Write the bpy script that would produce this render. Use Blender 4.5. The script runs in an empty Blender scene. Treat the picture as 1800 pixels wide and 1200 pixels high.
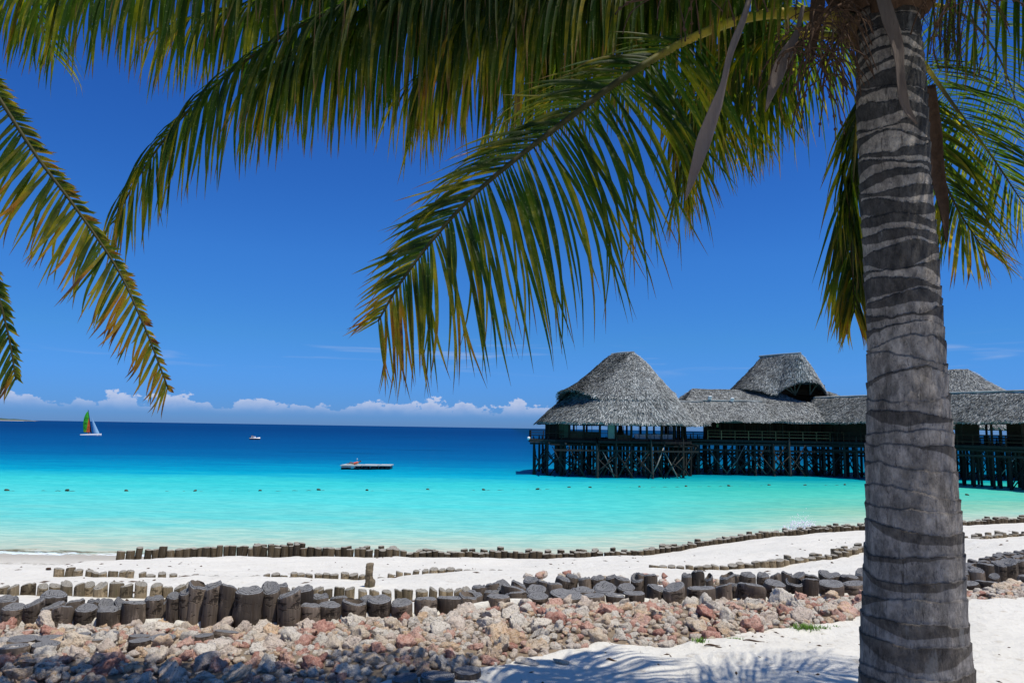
import bpy, math, random
import numpy as np
from mathutils import Matrix, Vector
random.seed(7); rng = np.random.default_rng(11)
sc = bpy.context.scene; col = sc.collection
PI = math.pi
# ---------------------------------------------------------------- camera, sky, sun, exposure
F = 1300.0; HC = 5.5
cam_d = bpy.data.cameras.new('camera'); cam = bpy.data.objects.new('camera', cam_d); col.objects.link(cam)
cam_d.sensor_width = 36; cam_d.lens = 36*F/1800; cam_d.clip_start = 0.05; cam_d.clip_end = 60000
CR = Matrix.Rotation(math.radians(90)+math.atan(152/F), 4, 'X') @ Matrix.Rotation(math.radians(0.92), 4, 'Z')
cam.matrix_world = Matrix.Translation((0, 0, HC)) @ CR
sc.camera = cam
def ray(px, py): return CR.to_3x3() @ Vector(((px-900)/F, (600-py)/F, -1))
def P(px, py, Y):
    r = ray(px, py); t = Y/r.y
    return Vector((r.x*t, Y, HC+r.z*t))
def G(px, py, z):
    r = ray(px, py); t = (z-HC)/r.z
    return Vector((r.x*t, r.y*t, z))
SUN_EL = math.radians(70); sun_dir = Vector((0.86*math.cos(SUN_EL), -0.51*math.cos(SUN_EL), math.sin(SUN_EL))).normalized()
sc.view_settings.view_transform = 'Standard'; sc.view_settings.look = 'None'
sc.view_settings.exposure = 0.0; sc.view_settings.gamma = 1; sc.view_settings.use_curve_mapping = False
sc.cycles.max_bounces = 6; sc.cycles.transparent_max_bounces = 6
sl = bpy.data.lights.new('sun', 'SUN'); sl.energy = 4.6; sl.angle = math.radians(0.53); sl.color = (1, 0.955, 0.87)
so = bpy.data.objects.new('sun', sl); col.objects.link(so); so.rotation_euler = sun_dir.to_track_quat('Z', 'Y').to_euler()

def setin(nt, n, k, v):
    if isinstance(v, bpy.types.NodeSocket): nt.links.new(v, n.inputs[k])
    else:
        s = n.inputs[k]
        if hasattr(s.default_value, '__len__') and not hasattr(v, '__len__'): v = (v,)*len(s.default_value)
        if hasattr(v, '__len__') and len(v) == 3 and len(s.default_value) == 4: v = (*v, 1)
        s.default_value = v
def N(nt, typ, ins=None, **props):
    n = nt.nodes.new('ShaderNode'+typ)
    for k, v in props.items(): setattr(n, k, v)
    for k, v in (ins or {}).items(): setin(nt, n, k, v)
    return n
def M(nt, op, a, b=0.5, c=None, clamp=False):
    n = nt.nodes.new('ShaderNodeMath'); n.operation = op; n.use_clamp = clamp
    setin(nt, n, 0, a); setin(nt, n, 1, b)
    if c is not None: setin(nt, n, 2, c)
    return n.outputs[0]
def MIX(nt, f, a, b, blend='MIX'):
    n = nt.nodes.new('ShaderNodeMix'); n.data_type = 'RGBA'; n.blend_type = blend
    setin(nt, n, 0, f); setin(nt, n, 6, a); setin(nt, n, 7, b)
    return n.outputs[2]
def SS(nt, x, lo, hi):
    n = nt.nodes.new('ShaderNodeMapRange'); n.interpolation_type = 'SMOOTHSTEP'
    setin(nt, n, 0, x); n.inputs[1].default_value = lo; n.inputs[2].default_value = hi
    return n.outputs[0]
def RAMP(nt, f, stops, interp='LINEAR'):
    n = nt.nodes.new('ShaderNodeValToRGB'); cr = n.color_ramp; cr.interpolation = interp
    while len(cr.elements) < len(stops): cr.elements.new(0.5)
    for e, (p, c) in zip(cr.elements, stops): e.position = p; e.color = (*c, 1)
    setin(nt, n, 0, f); return n.outputs[0]
def NOISE(nt, vec, scale, detail=4, rough=0.55, dist=0):
    n = N(nt, 'TexNoise', {'Scale': scale, 'Detail': detail, 'Roughness': rough, 'Distortion': dist})
    nt.links.new(vec, n.inputs['Vector']); return n.outputs['Fac']
def MAPV(nt, vec, sc_, loc=(0, 0, 0)):
    n = N(nt, 'Mapping', {'Scale': sc_, 'Location': loc}); nt.links.new(vec, n.inputs['Vector']); return n.outputs[0]

w = bpy.data.worlds.new('World'); sc.world = w; w.use_nodes = True; nt = w.node_tree; nt.nodes.clear()
sky = N(nt, 'TexSky', sky_type='NISHITA', sun_disc=False); sky.sun_elevation = SUN_EL; sky.sun_rotation = math.atan2(sun_dir.x, sun_dir.y)
sky.air_density = 1.0; sky.dust_density = 0.15; sky.ozone_density = 1.6; sky.altitude = 0
hsv = N(nt, 'HueSaturation', {'Hue': 0.5, 'Saturation': 1.25, 'Value': 1.0, 'Color': sky.outputs[0]})
base = hsv.outputs[0]
g = N(nt, 'TexCoord').outputs['Generated']
z = N(nt, 'SeparateXYZ', {0: g}).outputs[2]
# deep, clear tropical blue paling towards the horizon; whitened above view to neutralise shade
base = MIX(nt, 1.0, base, RAMP(nt, z, [(0.0, (0.125, 0.30, 0.97)), (0.025, (0.12, 0.32, 0.96)), (0.115, (0.17, 0.43, 0.83)), (0.22, (0.21, 0.49, 0.89)), (0.5, (0.19, 0.41, 0.83)), (0.57, (0.40, 0.54, 0.85)), (0.68, (0.74, 0.80, 0.94)), (1.0, (0.95, 0.97, 1.0))]), 'MULTIPLY')
# cumulus bank low above the horizon, all the way round
flat = MAPV(nt, g, (1, 1, 0.0))
big = NOISE(nt, flat, 5.0, 2, 0.5); mid = NOISE(nt, MAPV(nt, g, (1, 1, 1.6)), 26, 5, 0.60); fine = NOISE(nt, MAPV(nt, g, (1, 1, 1.3)), 75, 4, 0.6)
top = M(nt, 'ADD', M(nt, 'MULTIPLY', M(nt, 'SUBTRACT', big, 0.5), 0.035), 0.030)
top = M(nt, 'ADD', top, M(nt, 'MULTIPLY', M(nt, 'SUBTRACT', mid, 0.5), 0.066))
top = M(nt, 'ADD', top, M(nt, 'MULTIPLY', M(nt, 'SUBTRACT', fine, 0.5), 0.018))
d = M(nt, 'SUBTRACT', top, z)
cm = M(nt, 'MULTIPLY', SS(nt, d, 0.0, 0.0035), SS(nt, z, 0.010, 0.036))
lit = SS(nt, M(nt, 'ADD', M(nt, 'MULTIPLY', fine, 0.6), M(nt, 'MULTIPLY', M(nt, 'SUBTRACT', 0.02, d), 14)), 0.1, 0.6)
ccol = MIX(nt, lit, (2.2, 3.0, 4.9), (5.0, 5.2, 6.2))
base = MIX(nt, M(nt, 'MULTIPLY', cm, 0.68), base, ccol)
# thin cirrus streaks above it
ci = NOISE(nt, MAPV(nt, g, (2.2, 2.2, 26), (0.3, 0.1, 0.75)), 2.6, 5, 0.5, 0.6)
cim = M(nt, 'MULTIPLY', SS(nt, ci, 0.53, 0.78), M(nt, 'MULTIPLY', SS(nt, z, 0.065, 0.085), SS(nt, z, 0.125, 0.10)))
base = MIX(nt, M(nt, 'MULTIPLY', cim, 0.5), base, (3.2, 3.9, 5.6))
bg = N(nt, 'Background', {'Color': base, 'Strength': 0.135})
nt.links.new(bg.outputs[0], N(nt, 'OutputWorld').inputs[0])
# ---------------------------------------------------------------- helpers
def hsh(i, j, k, s):
    n = (i*374761393 + j*668265263 + k*2147483647 + s*974634777) & 0xffffffff
    n = ((n ^ (n >> 13))*1274126177) & 0xffffffff
    return ((n ^ (n >> 16)) & 0xffff)/65535.0
def vn(p, s=0):
    p = np.asarray(p, float); i = np.floor(p).astype(np.int64); f = p-i; f = f*f*(3-2*f); r = 0
    for a in (0, 1):
        for b in (0, 1):
            for c in (0, 1):
                wt = (f[..., 0] if a else 1-f[..., 0])*(f[..., 1] if b else 1-f[..., 1])*(f[..., 2] if c else 1-f[..., 2])
                r = r + wt*hsh(i[..., 0]+a, i[..., 1]+b, i[..., 2]+c, s)
    return r*2-1
def fbm(p, oct=4, s=0, gain=0.5):
    r = 0; a = 1
    for o in range(oct): r = r+a*vn(np.asarray(p)*2.03**o, s+o); a *= gain
    return r
ORG = {}
def org(o): return ORG.get(o.name, Vector((0, 0, 0))) if o else Vector((0, 0, 0))
def tag(o, label=None, cat=None, group=None, kind=None):
    if label: o['label'] = label
    if cat: o['category'] = cat
    if group: o['group'] = group
    if kind: o['kind'] = kind
    return o
def empty(name, loc, label=None, cat=None, group=None, kind=None):
    o = bpy.data.objects.new(name, None); col.objects.link(o); o.location = loc; ORG[o.name] = Vector(loc)
    o.empty_display_size = 0.1
    return tag(o, label, cat, group, kind)
def link(name, me, parent=None, loc=None, rot=None, scale=None):
    o = bpy.data.objects.new(name, me); col.objects.link(o); base = org(parent)
    if parent: o.parent = parent
    wl = Vector(loc) if loc is not None else Vector(base)
    o.location = wl-base; ORG[o.name] = wl
    if rot is not None: o.rotation_euler = rot
    if scale is not None: o.scale = scale if hasattr(scale, '__len__') else (scale,)*3
    return o
def mesh_np(name, V, Fq, mats, smooth=False, attrs=None, midx=None):
    me = bpy.data.meshes.new(name)
    if isinstance(Fq, np.ndarray):
        V = np.asarray(V, np.float32).reshape(-1, 3); n = Fq.shape[1]
        me.vertices.add(len(V)); me.vertices.foreach_set('co', V.ravel())
        me.loops.add(Fq.size); me.loops.foreach_set('vertex_index', Fq.ravel().astype(np.int32))
        me.polygons.add(len(Fq)); me.polygons.foreach_set('loop_start', np.arange(len(Fq), dtype=np.int32)*n)
        me.update(calc_edges=True)
    else: me.from_pydata([tuple(v) for v in V], [], Fq); me.update()
    for m in (mats if isinstance(mats, (list, tuple)) else [mats]): me.materials.append(m)
    if smooth: me.polygons.foreach_set('use_smooth', np.ones(len(me.polygons), bool))
    if midx is not None: me.polygons.foreach_set('material_index', np.asarray(midx, np.int32))
    for k, a in (attrs or {}).items():
        a = np.asarray(a, np.float32)
        if a.ndim == 1: at = me.attributes.new(k, 'FLOAT', 'POINT'); at.data.foreach_set('value', a)
        else:
            at = me.attributes.new(k, 'FLOAT_COLOR', 'POINT')
            at.data.foreach_set('color', np.concatenate([a, np.ones((len(a), 1), np.float32)], 1).ravel())
    return me
def gridF(nr, nc, wrap=False):
    r = np.arange(nr-1)[:, None]; cmax = nc if wrap else nc-1; c = np.arange(cmax)[None, :]; c2 = (c+1) % nc
    return np.stack([r*nc+c, r*nc+c2, (r+1)*nc+c2, (r+1)*nc+c], -1).reshape(-1, 4)
class MB:
    def __init__(s): s.v = []; s.f = []
    def add(s, v, f):
        b = len(s.v); s.v += [tuple(x) for x in v]; s.f += [tuple(b+i for i in q) for q in f]; return s
    def box(s, c, d, rz=0, tilt=None):
        hx, hy, hz = d[0]/2, d[1]/2, d[2]/2; R = Matrix.Rotation(rz, 3, 'Z')
        if tilt is not None: R = R @ tilt
        v = [Vector(c)+R @ Vector((x*hx, y*hy, q*hz)) for x in (-1, 1) for y in (-1, 1) for q in (-1, 1)]
        return s.add(v, [(0, 1, 3, 2), (4, 6, 7, 5), (0, 4, 5, 1), (2, 3, 7, 6), (0, 2, 6, 4), (1, 5, 7, 3)])
    def bar(s, a, b, w, h=None):
        a = Vector(a); b = Vector(b); t = (b-a).normalized(); up = Vector((0, 0, 1)) if abs(t.z) < .95 else Vector((0, 1, 0))
        x = t.cross(up).normalized()*w/2; y = x.cross(t).normalized()*(h or w)/2
        v = [p+sx*x+sy*y for p in (a, b) for sx, sy in ((-1, -1), (1, -1), (1, 1), (-1, 1))]
        return s.add(v, [(0, 1, 2, 3)[::-1], (4, 5, 6, 7), (0, 1, 5, 4), (1, 2, 6, 5), (2, 3, 7, 6), (3, 0, 4, 7)])
    def tube(s, pts, rad, seg=8, cap=True):
        pts = [Vector(p) for p in pts]; n = len(pts); rad = rad if hasattr(rad, '__len__') else [rad]*n
        b = len(s.v); x = None
        for i, p in enumerate(pts):
            t = (pts[min(i+1, n-1)]-pts[max(i-1, 0)]).normalized()
            if x is None: x = t.cross(Vector((0.31, 0.2, 1)) if abs(t.z) < .9 else Vector((1, 0.1, 0))).normalized()
            x = (x-t*x.dot(t)).normalized(); y = t.cross(x)
            for k in range(seg): a = 2*PI*k/seg; s.v.append(tuple(p+(x*math.cos(a)+y*math.sin(a))*rad[i]))
        for i in range(n-1):
            for k in range(seg): s.f.append((b+i*seg+k, b+i*seg+(k+1) % seg, b+(i+1)*seg+(k+1) % seg, b+(i+1)*seg+k))
        if cap: s.f.append(tuple(b+k for k in range(seg))[::-1]); s.f.append(tuple(b+(n-1)*seg+k for k in range(seg)))
        return s
    def lathe(s, prof, c=(0, 0, 0), seg=16):
        b = len(s.v)
        for r, q in prof:
            for k in range(seg): a = 2*PI*k/seg; s.v.append((c[0]+r*math.cos(a), c[1]+r*math.sin(a), c[2]+q))
        for i in range(len(prof)-1):
            for k in range(seg): s.f.append((b+i*seg+k, b+i*seg+(k+1) % seg, b+(i+1)*seg+(k+1) % seg, b+(i+1)*seg+k))
        s.f.append(tuple(b+k for k in range(seg))[::-1]); s.f.append(tuple(b+(len(prof)-1)*seg+k for k in range(seg)))
        return s
    def build(s, name, mat, parent=None, loc=None, smooth=False, rel=True):
        o0 = Vector(loc) if loc is not None else org(parent)
        v = [(x-o0.x, y-o0.y, q-o0.z) for x, y, q in s.v] if rel else s.v
        return link(name, mesh_np(name, v, s.f, mat, smooth), parent, loc)
    def me(s, name, mat, smooth=False): return mesh_np(name, s.v, s.f, mat, smooth)
# ---------------------------------------------------------------- materials
def mat(name, fn, disp=False):
    m = bpy.data.materials.new(name); m.use_nodes = True; t = m.node_tree; t.nodes.clear()
    out = N(t, 'OutputMaterial'); sh = fn(t); t.links.new(sh, out.inputs[0]); return m
def BS(t, colr, rough=0.8, bump=None, bstr=0.3, bdist=0.02, spec=0.3, metal=0):
    p = N(t, 'BsdfPrincipled', {'Base Color': colr, 'Roughness': rough, 'Specular IOR Level': spec, 'Metallic': metal})
    if bump is not None:
        b = N(t, 'Bump', {'Strength': bstr, 'Distance': bdist, 'Height': bump}); t.links.new(b.outputs[0], p.inputs['Normal'])
    return p.outputs[0]
def OC(t): return N(t, 'TexCoord').outputs['Object']
def AT(t, n): return N(t, 'Attribute', attribute_name=n)
def OR(t): return N(t, 'ObjectInfo').outputs['Random']
def simple(name, c, rough=0.6, var=0.15, scale=6, spec=0.3, bstr=0.2, bdist=0.01, metal=0):
    def fn(t):
        n = NOISE(t, OC(t), scale, 5, 0.6)
        cc = MIX(t, n, tuple(x*(1-var) for x in c), tuple(min(1, x*(1+var)) for x in c))
        return BS(t, cc, rough, n, bstr, bdist, spec, metal)
    return mat(name, fn)
def sand_fn(t):
    pos = N(t, 'NewGeometry').outputs['Position']
    n1 = NOISE(t, pos, 1.1, 5, 0.6); n2 = NOISE(t, pos, 9, 6, 0.65); n3 = NOISE(t, pos, 220, 2, 0.6)
    c = MIX(t, n1, (0.60, 0.565, 0.485), (0.74, 0.71, 0.635))
    c = MIX(t, M(t, 'MULTIPLY', SS(t, n2, 0.54, 0.72), 0.8), c, (0.47, 0.42, 0.34))
    sp = N(t, 'TexVoronoi', {'Scale': 7.5}); t.links.new(pos, sp.inputs['Vector'])          # bits of weed and twig
    c = MIX(t, M(t, 'MULTIPLY', SS(t, sp.outputs['Distance'], 0.075, 0.03), SS(t, NOISE(t, pos, 0.7, 3), 0.52, 0.62)), c, (0.14, 0.10, 0.06))
    wet = AT(t, 'wet').outputs['Fac']
    c = MIX(t, M(t, 'MULTIPLY', wet, 0.92), c, (0.33, 0.29, 0.22))
    # ragged line of weed left by the tide
    tl = AT(t, 'tide').outputs['Fac']
    c = MIX(t, M(t, 'MULTIPLY', tl, SS(t, NOISE(t, MAPV(t, pos, (1, 2.5, 1)), 3.5, 6, 0.7), 0.47, 0.56)), c, (0.12, 0.09, 0.05))
    h = M(t, 'ADD', M(t, 'MULTIPLY', n2, 1.0), M(t, 'MULTIPLY', n3, 0.08))
    rg = M(t, 'SUBTRACT', 0.95, M(t, 'MULTIPLY', wet, 0.45))
    return BS(t, c, rg, h, 0.75, 0.06, 0.2)
m_sand = mat('white_coral_sand', sand_fn)
def water_fn(t):
    pos = N(t, 'NewGeometry').outputs['Position']
    dep = AT(t, 'depth').outputs['Fac']
    warp = NOISE(t, MAPV(t, pos, (0.012, 0.03, 0)), 1.0, 5, 0.6)
    warp2 = NOISE(t, MAPV(t, pos, (0.06, 0.3, 0)), 1.0, 5, 0.65)
    dd = M(t, 'ADD', dep, M(t, 'ADD', M(t, 'MULTIPLY', M(t, 'SUBTRACT', warp, 0.5), 0.10), M(t, 'MULTIPLY', M(t, 'SUBTRACT', warp2, 0.5), 0.10)))
    c = RAMP(t, dd, WRAMP)
    xx = N(t, 'SeparateXYZ', {0: pos}).outputs[0]; c = MIX(t, M(t, 'MULTIPLY', SS(t, xx, -2, 26), SS(t, dep, 0.03, 0.12)), c, MIX(t, 1.0, c, (1.0, 0.88, 0.72), 'MULTIPLY'))   # siltier, greener water by the pier
    # weed beds seen through the deeper water
    wd_ = M(t, 'MULTIPLY', SS(t, NOISE(t, MAPV(t, pos, (0.012, 0.035, 0), (3, 1, 0)), 1.0, 4, 0.6), 0.57, 0.70), SS(t, dep, 0.36, 0.5)); c = MIX(t, M(t, 'MULTIPLY', wd_, 0.45), c, (0.001, 0.035, 0.11))
    # foam and broken white water at the edge
    sh = AT(t, 'shore').outputs['Fac']
    fn_ = NOISE(t, MAPV(t, pos, (0.8, 2.2, 0)), 1.6, 6, 0.7)
    foam = M(t, 'MULTIPLY', SS(t, M(t, 'ADD', fn_, M(t, 'MULTIPLY', sh, -0.20)), 0.36, 0.47), SS(t, sh, 1.5, 0.4))
    c = MIX(t, M(t, 'MULTIPLY', M(t, 'MULTIPLY', SS(t, NOISE(t, MAPV(t, pos, (0.5, 2.4, 0), (7, 2, 0)), 1.0, 5, 0.7), 0.47, 0.55), SS(t, xx, -12.5, -17)), M(t, 'MULTIPLY', SS(t, sh, -.2, .2), SS(t, sh, 1.4, 0.8))), c, (0.16, 0.12, 0.065))   # weed washing in at the left
    c = MIX(t, M(t, 'MULTIPLY', foam, 0.95), c, (0.84, 0.86, 0.86))
    w1 = NOISE(t, MAPV(t, pos, (0.35, 1.5, 1)), 1.6, 6, 0.62, 0.4)
    w2 = NOISE(t, MAPV(t, pos, (0.05, 0.16, 1)), 1.0, 4, 0.6)
    c = MIX(t, M(t, 'MULTIPLY', SS(t, w1, 0.58, 0.42), 0.72), c, MIX(t, 1.0, c, (0.60, 0.80, 0.84), 'MULTIPLY')); c = MIX(t, M(t, 'MULTIPLY', SS(t, NOISE(t, MAPV(t, pos, (0.9, 3.6, 1)), 1.3, 4, 0.7), 0.56, 0.68), 0.25), c, MIX(t, 1.0, c, (1.5, 1.18, 1.12), 'MULTIPLY'))
    h = M(t, 'ADD', M(t, 'MULTIPLY', w1, 0.35), w2)
    b = N(t, 'Bump', {'Strength': 0.8, 'Distance': 0.5, 'Height': h}); df = N(t, 'BsdfDiffuse', {'Color': c}); gl = N(t, 'BsdfGlossy', {'Color': (1, 1, 1), 'Roughness': 0.16})
    for q_ in (df, gl): t.links.new(b.outputs[0], q_.inputs['Normal'])
    x = N(t, 'MixShader', {0: 0.028}); t.links.new(df.outputs[0], x.inputs[1]); t.links.new(gl.outputs[0], x.inputs[2]); return x.outputs[0]
WRAMP = [(0.0, (.52, .50, .40)), (.04, (.45, .52, .42)), (.08, (.33, .56, .47)), (.14, (.13, .54, .50)), (.18, (.085, .56, .53)), (.24, (.036, .49, .49)), (.31, (.002, .315, .45)), (.38, (.001, .18, .35)), (.46, (.001, .106, .27)), (.60, (.001, .070, .215)), (.80, (.001, .046, .165)), (1.0, (.001, .036, .14))]
m_water = mat('lagoon_water', water_fn)
def thatch_fn(t):
    oc = OC(t); v = AT(t, 'tone').outputs['Fac']
    n = NOISE(t, oc, 0.9, 4, 0.6); f = NOISE(t, MAPV(t, oc, (1, 1, 0.5)), 9, 5, 0.7)
    k = M(t, 'ADD', M(t, 'MULTIPLY', v, 0.6), M(t, 'MULTIPLY', f, 0.4))
    c = RAMP(t, k, [(0.12, (0.030, 0.031, 0.031)), (0.38, (0.17, 0.178, 0.172)), (0.58, (0.34, 0.352, 0.338)), (0.82, (0.64, 0.655, 0.62))])
    c = MIX(t, M(t, 'MULTIPLY', SS(t, n, 0.4, 0.7), 0.45), c, (0.075, 0.073, 0.068))
    return BS(t, c, 0.9, f, 0.6, 0.12, 0.1)
m_thatch = mat('weathered_palm_thatch', thatch_fn)
def wood_fn(dark, light, sc_=8, tint=None, bands=False):
    def fn(t):
        oc = OC(t); n = NOISE(t, MAPV(t, oc, (sc_, sc_, sc_*0.12)), 2.2, 5, 0.65); r = OR(t); n0 = NOISE(t, oc, 3, 4)
        c = MIX(t, M(t, 'ADD', M(t, 'MULTIPLY', n, 0.75), M(t, 'MULTIPLY', r, 0.25)), dark, light)
        c = MIX(t, M(t, 'MULTIPLY', SS(t, n0, 0.5, 0.68), 0.5), c, tint or dark)
        if bands:
            rg = NOISE(t, MAPV(t, oc, (0.5, 0.5, 11)), 1.6, 4, 0.6); c = MIX(t, M(t, 'MULTIPLY', SS(t, rg, 0.56, 0.64), 0.7), c, tuple(x*0.5 for x in dark)); bl = NOISE(t, MAPV(t, oc, (1.1, 1.1, 3), (4, 2, 1)), 1.3, 5, 0.7); c = MIX(t, M(t, 'MULTIPLY', SS(t, bl, 0.54, 0.68), 0.6), c, tuple(min(.6, x*1.5) for x in light)); n = M(t, 'SUBTRACT', n, M(t, 'MULTIPLY', SS(t, rg, 0.56, 0.64), 0.8))
        c = MIX(t, 1.0, c, MIX(t, r, (0.55, 0.55, 0.55), (1.25, 1.22, 1.18)), 'MULTIPLY')
        return BS(t, c, 0.85, n, 0.6, 0.02, 0.15)
    return fn
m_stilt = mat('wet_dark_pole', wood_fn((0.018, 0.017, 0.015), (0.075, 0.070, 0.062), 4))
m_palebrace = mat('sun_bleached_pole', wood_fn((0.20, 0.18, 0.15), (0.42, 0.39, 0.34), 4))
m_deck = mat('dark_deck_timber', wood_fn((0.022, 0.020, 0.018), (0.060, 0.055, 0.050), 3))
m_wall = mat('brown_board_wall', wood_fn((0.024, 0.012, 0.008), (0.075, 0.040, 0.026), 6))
m_rail = mat('brown_railing', wood_fn((0.20, 0.10, 0.045), (0.36, 0.20, 0.10), 5))
m_bamboo = mat('bamboo_panel', wood_fn((0.09, 0.08, 0.045), (0.20, 0.18, 0.11), 8))
m_logside = mat('weathered_palm_log', wood_fn((0.012, 0.008, 0.006), (0.27, 0.215, 0.165), 1.3, (0.065, 0.042, 0.027), True))
m_logold = mat('brown_lichened_log', wood_fn((0.05, 0.037, 0.022), (0.36, 0.285, 0.185), 1.6, (0.11, 0.105, 0.045), True))
m_logsea = mat('barnacled_sea_log', wood_fn((0.018, 0.013, 0.009), (0.14, 0.105, 0.062), 1.6, (0.16, 0.14, 0.11)))
def top_fn(dark, light):
    def fn(t):
        oc = OC(t); wv = N(t, 'TexWave', {'Scale': 2.6, 'Distortion': 2.5, 'Detail': 3.0, 'Detail Scale': 2.0}, wave_type='RINGS', rings_direction='Z')
        t.links.new(oc, wv.inputs['Vector']); n = NOISE(t, oc, 5, 6, 0.75)
        k = M(t, 'ADD', M(t, 'MULTIPLY', wv.outputs['Fac'], 0.35), M(t, 'MULTIPLY', n, 0.65))
        cr = NOISE(t, MAPV(t, oc, (9, 2.2, 1)), 1.0, 4, 0.6, 0.8)
        c = MIX(t, k, dark, light); c = MIX(t, SS(t, cr, 0.56, 0.66), c, tuple(x*0.35 for x in dark))
        return BS(t, c, 0.9, k, 0.7, 0.015, 0.1)
    return fn
m_logtop = mat('cracked_grey_end_grain', top_fn((0.035, 0.034, 0.035), (0.34, 0.335, 0.335)))
m_logtop2 = mat('pale_end_grain', top_fn((0.16, 0.14, 0.11), (0.46, 0.43, 0.37)))
def rock_fn(t):
    oc0 = OC(t); vm = N(t, 'VectorMath', operation='MULTIPLY'); t.links.new(oc0, vm.inputs[0]); t.links.new(AT(t, 'tsc').outputs['Vector'], vm.inputs[1]); oc = vm.outputs[0]; at = AT(t, 'tone').outputs['Fac']; r = M(t, 'FRACT', M(t, 'ADD', at, OR(t)))
    n = NOISE(t, oc, 5, 6, 0.7); pit = NOISE(t, oc, 9, 5, 0.72); big = NOISE(t, oc, 1.8, 2)
    k = M(t, 'ADD', M(t, 'MULTIPLY', r, 0.78), M(t, 'MULTIPLY', big, 0.22))
    c = RAMP(t, k, [(0.0, (0.56, 0.50, 0.42)), (0.30, (0.66, 0.59, 0.49)), (0.45, (0.58, 0.47, 0.38)), (0.58, (0.62, 0.53, 0.40)), (0.69, (0.62, 0.42, 0.24)), (0.74, (0.60, 0.37, 0.29)), (0.86, (0.44, 0.20, 0.15)), (1.0, (0.32, 0.12, 0.09))])
    c = MIX(t, M(t, 'MULTIPLY', SS(t, n, 0.42, 0.66), 0.55), c, MIX(t, r, (0.74, 0.70, 0.62), (0.62, 0.44, 0.34)))
    c = MIX(t, M(t, 'MULTIPLY', SS(t, n, 0.50, 0.34), 0.7), c, MIX(t, r, (0.26, 0.235, 0.20), (0.20, 0.105, 0.075)))
    c = MIX(t, SS(t, pit, 0.42, 0.34), c, (0.075, 0.060, 0.045))
    h = M(t, 'ADD', n, M(t, 'MULTIPLY', pit, 0.8))
    return BS(t, c, 0.92, h, 1.0, 0.018, 0.12)
m_rock = mat('coral_rag_stone', rock_fn)
m_bank = simple('gritty_soil', (0.20, 0.155, 0.11), 0.95, 0.5, 14, 0.1, 0.8, 0.03)
def leaf_fn(t):
    a = N(t, 'SeparateColor', {0: AT(t, 'lf').outputs['Color']}); u, r, age = a.outputs[0], a.outputs[1], a.outputs[2]
    oc = OC(t); n = NOISE(t, oc, 7, 4, 0.65); sp = NOISE(t, oc, 60, 3, 0.6)
    k = M(t, 'ADD', M(t, 'ADD', M(t, 'MULTIPLY', age, 0.62), M(t, 'MULTIPLY', r, 0.34)), M(t, 'MULTIPLY', M(t, 'SUBTRACT', n, 0.5), 0.75))
    k = M(t, 'ADD', k, M(t, 'MULTIPLY', M(t, 'SUBTRACT', u, 0.45), 0.30))
    c = RAMP(t, k, [(0.0, (0.012, 0.028, 0.006)), (0.42, (0.022, 0.042, 0.006)), (0.60, (0.058, 0.068, 0.007)), (0.76, (0.18, 0.14, 0.012)), (0.90, (0.22, 0.095, 0.012)), (1.0, (0.07, 0.032, 0.016))])
    c = MIX(t, SS(t, M(t, 'ADD', u, M(t, 'MULTIPLY', r, 0.18)), 0.93, 1.06), c, (0.10, 0.055, 0.03))
    c = MIX(t, M(t, 'MULTIPLY', SS(t, sp, 0.60, 0.68), 0.45), c, (0.16, 0.15, 0.10))
    tc = MIX(t, 1.0, c, (3.8, 4.2, 1.5), 'MULTIPLY')
    b = N(t, 'BsdfPrincipled', {'Base Color': c, 'Roughness': 0.5, 'Specular IOR Level': 0.22}); tr = N(t, 'BsdfTranslucent', {'Color': tc})
    x = N(t, 'MixShader', {0: 0.52}); t.links.new(b.outputs[0], x.inputs[1]); t.links.new(tr.outputs[0], x.inputs[2])
    return x.outputs[0]
m_leaf = mat('palm_leaf', leaf_fn)
def rachis_fn(t):
    oc = OC(t); n = NOISE(t, oc, 5, 4, 0.6); f = NOISE(t, oc, 60, 3, 0.6)
    u = AT(t, 'along').outputs['Fac']
    c = MIX(t, SS(t, n, 0.35, 0.65), (0.20, 0.21, 0.025), (0.42, 0.31, 0.035))
    c = MIX(t, SS(t, u, 0.24, 0.45), c, (0.040, 0.038, 0.010)); c = MIX(t, SS(t, u, 0.08, 0.0), c, (0.14, 0.085, 0.04))
    c = MIX(t, SS(t, f, 0.60, 0.72), c, (0.09, 0.055, 0.02))
    return BS(t, c, 0.6, f, 0.3, 0.004, 0.15)
m_rachis = mat('green_yellow_rachis', rachis_fn)
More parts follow.
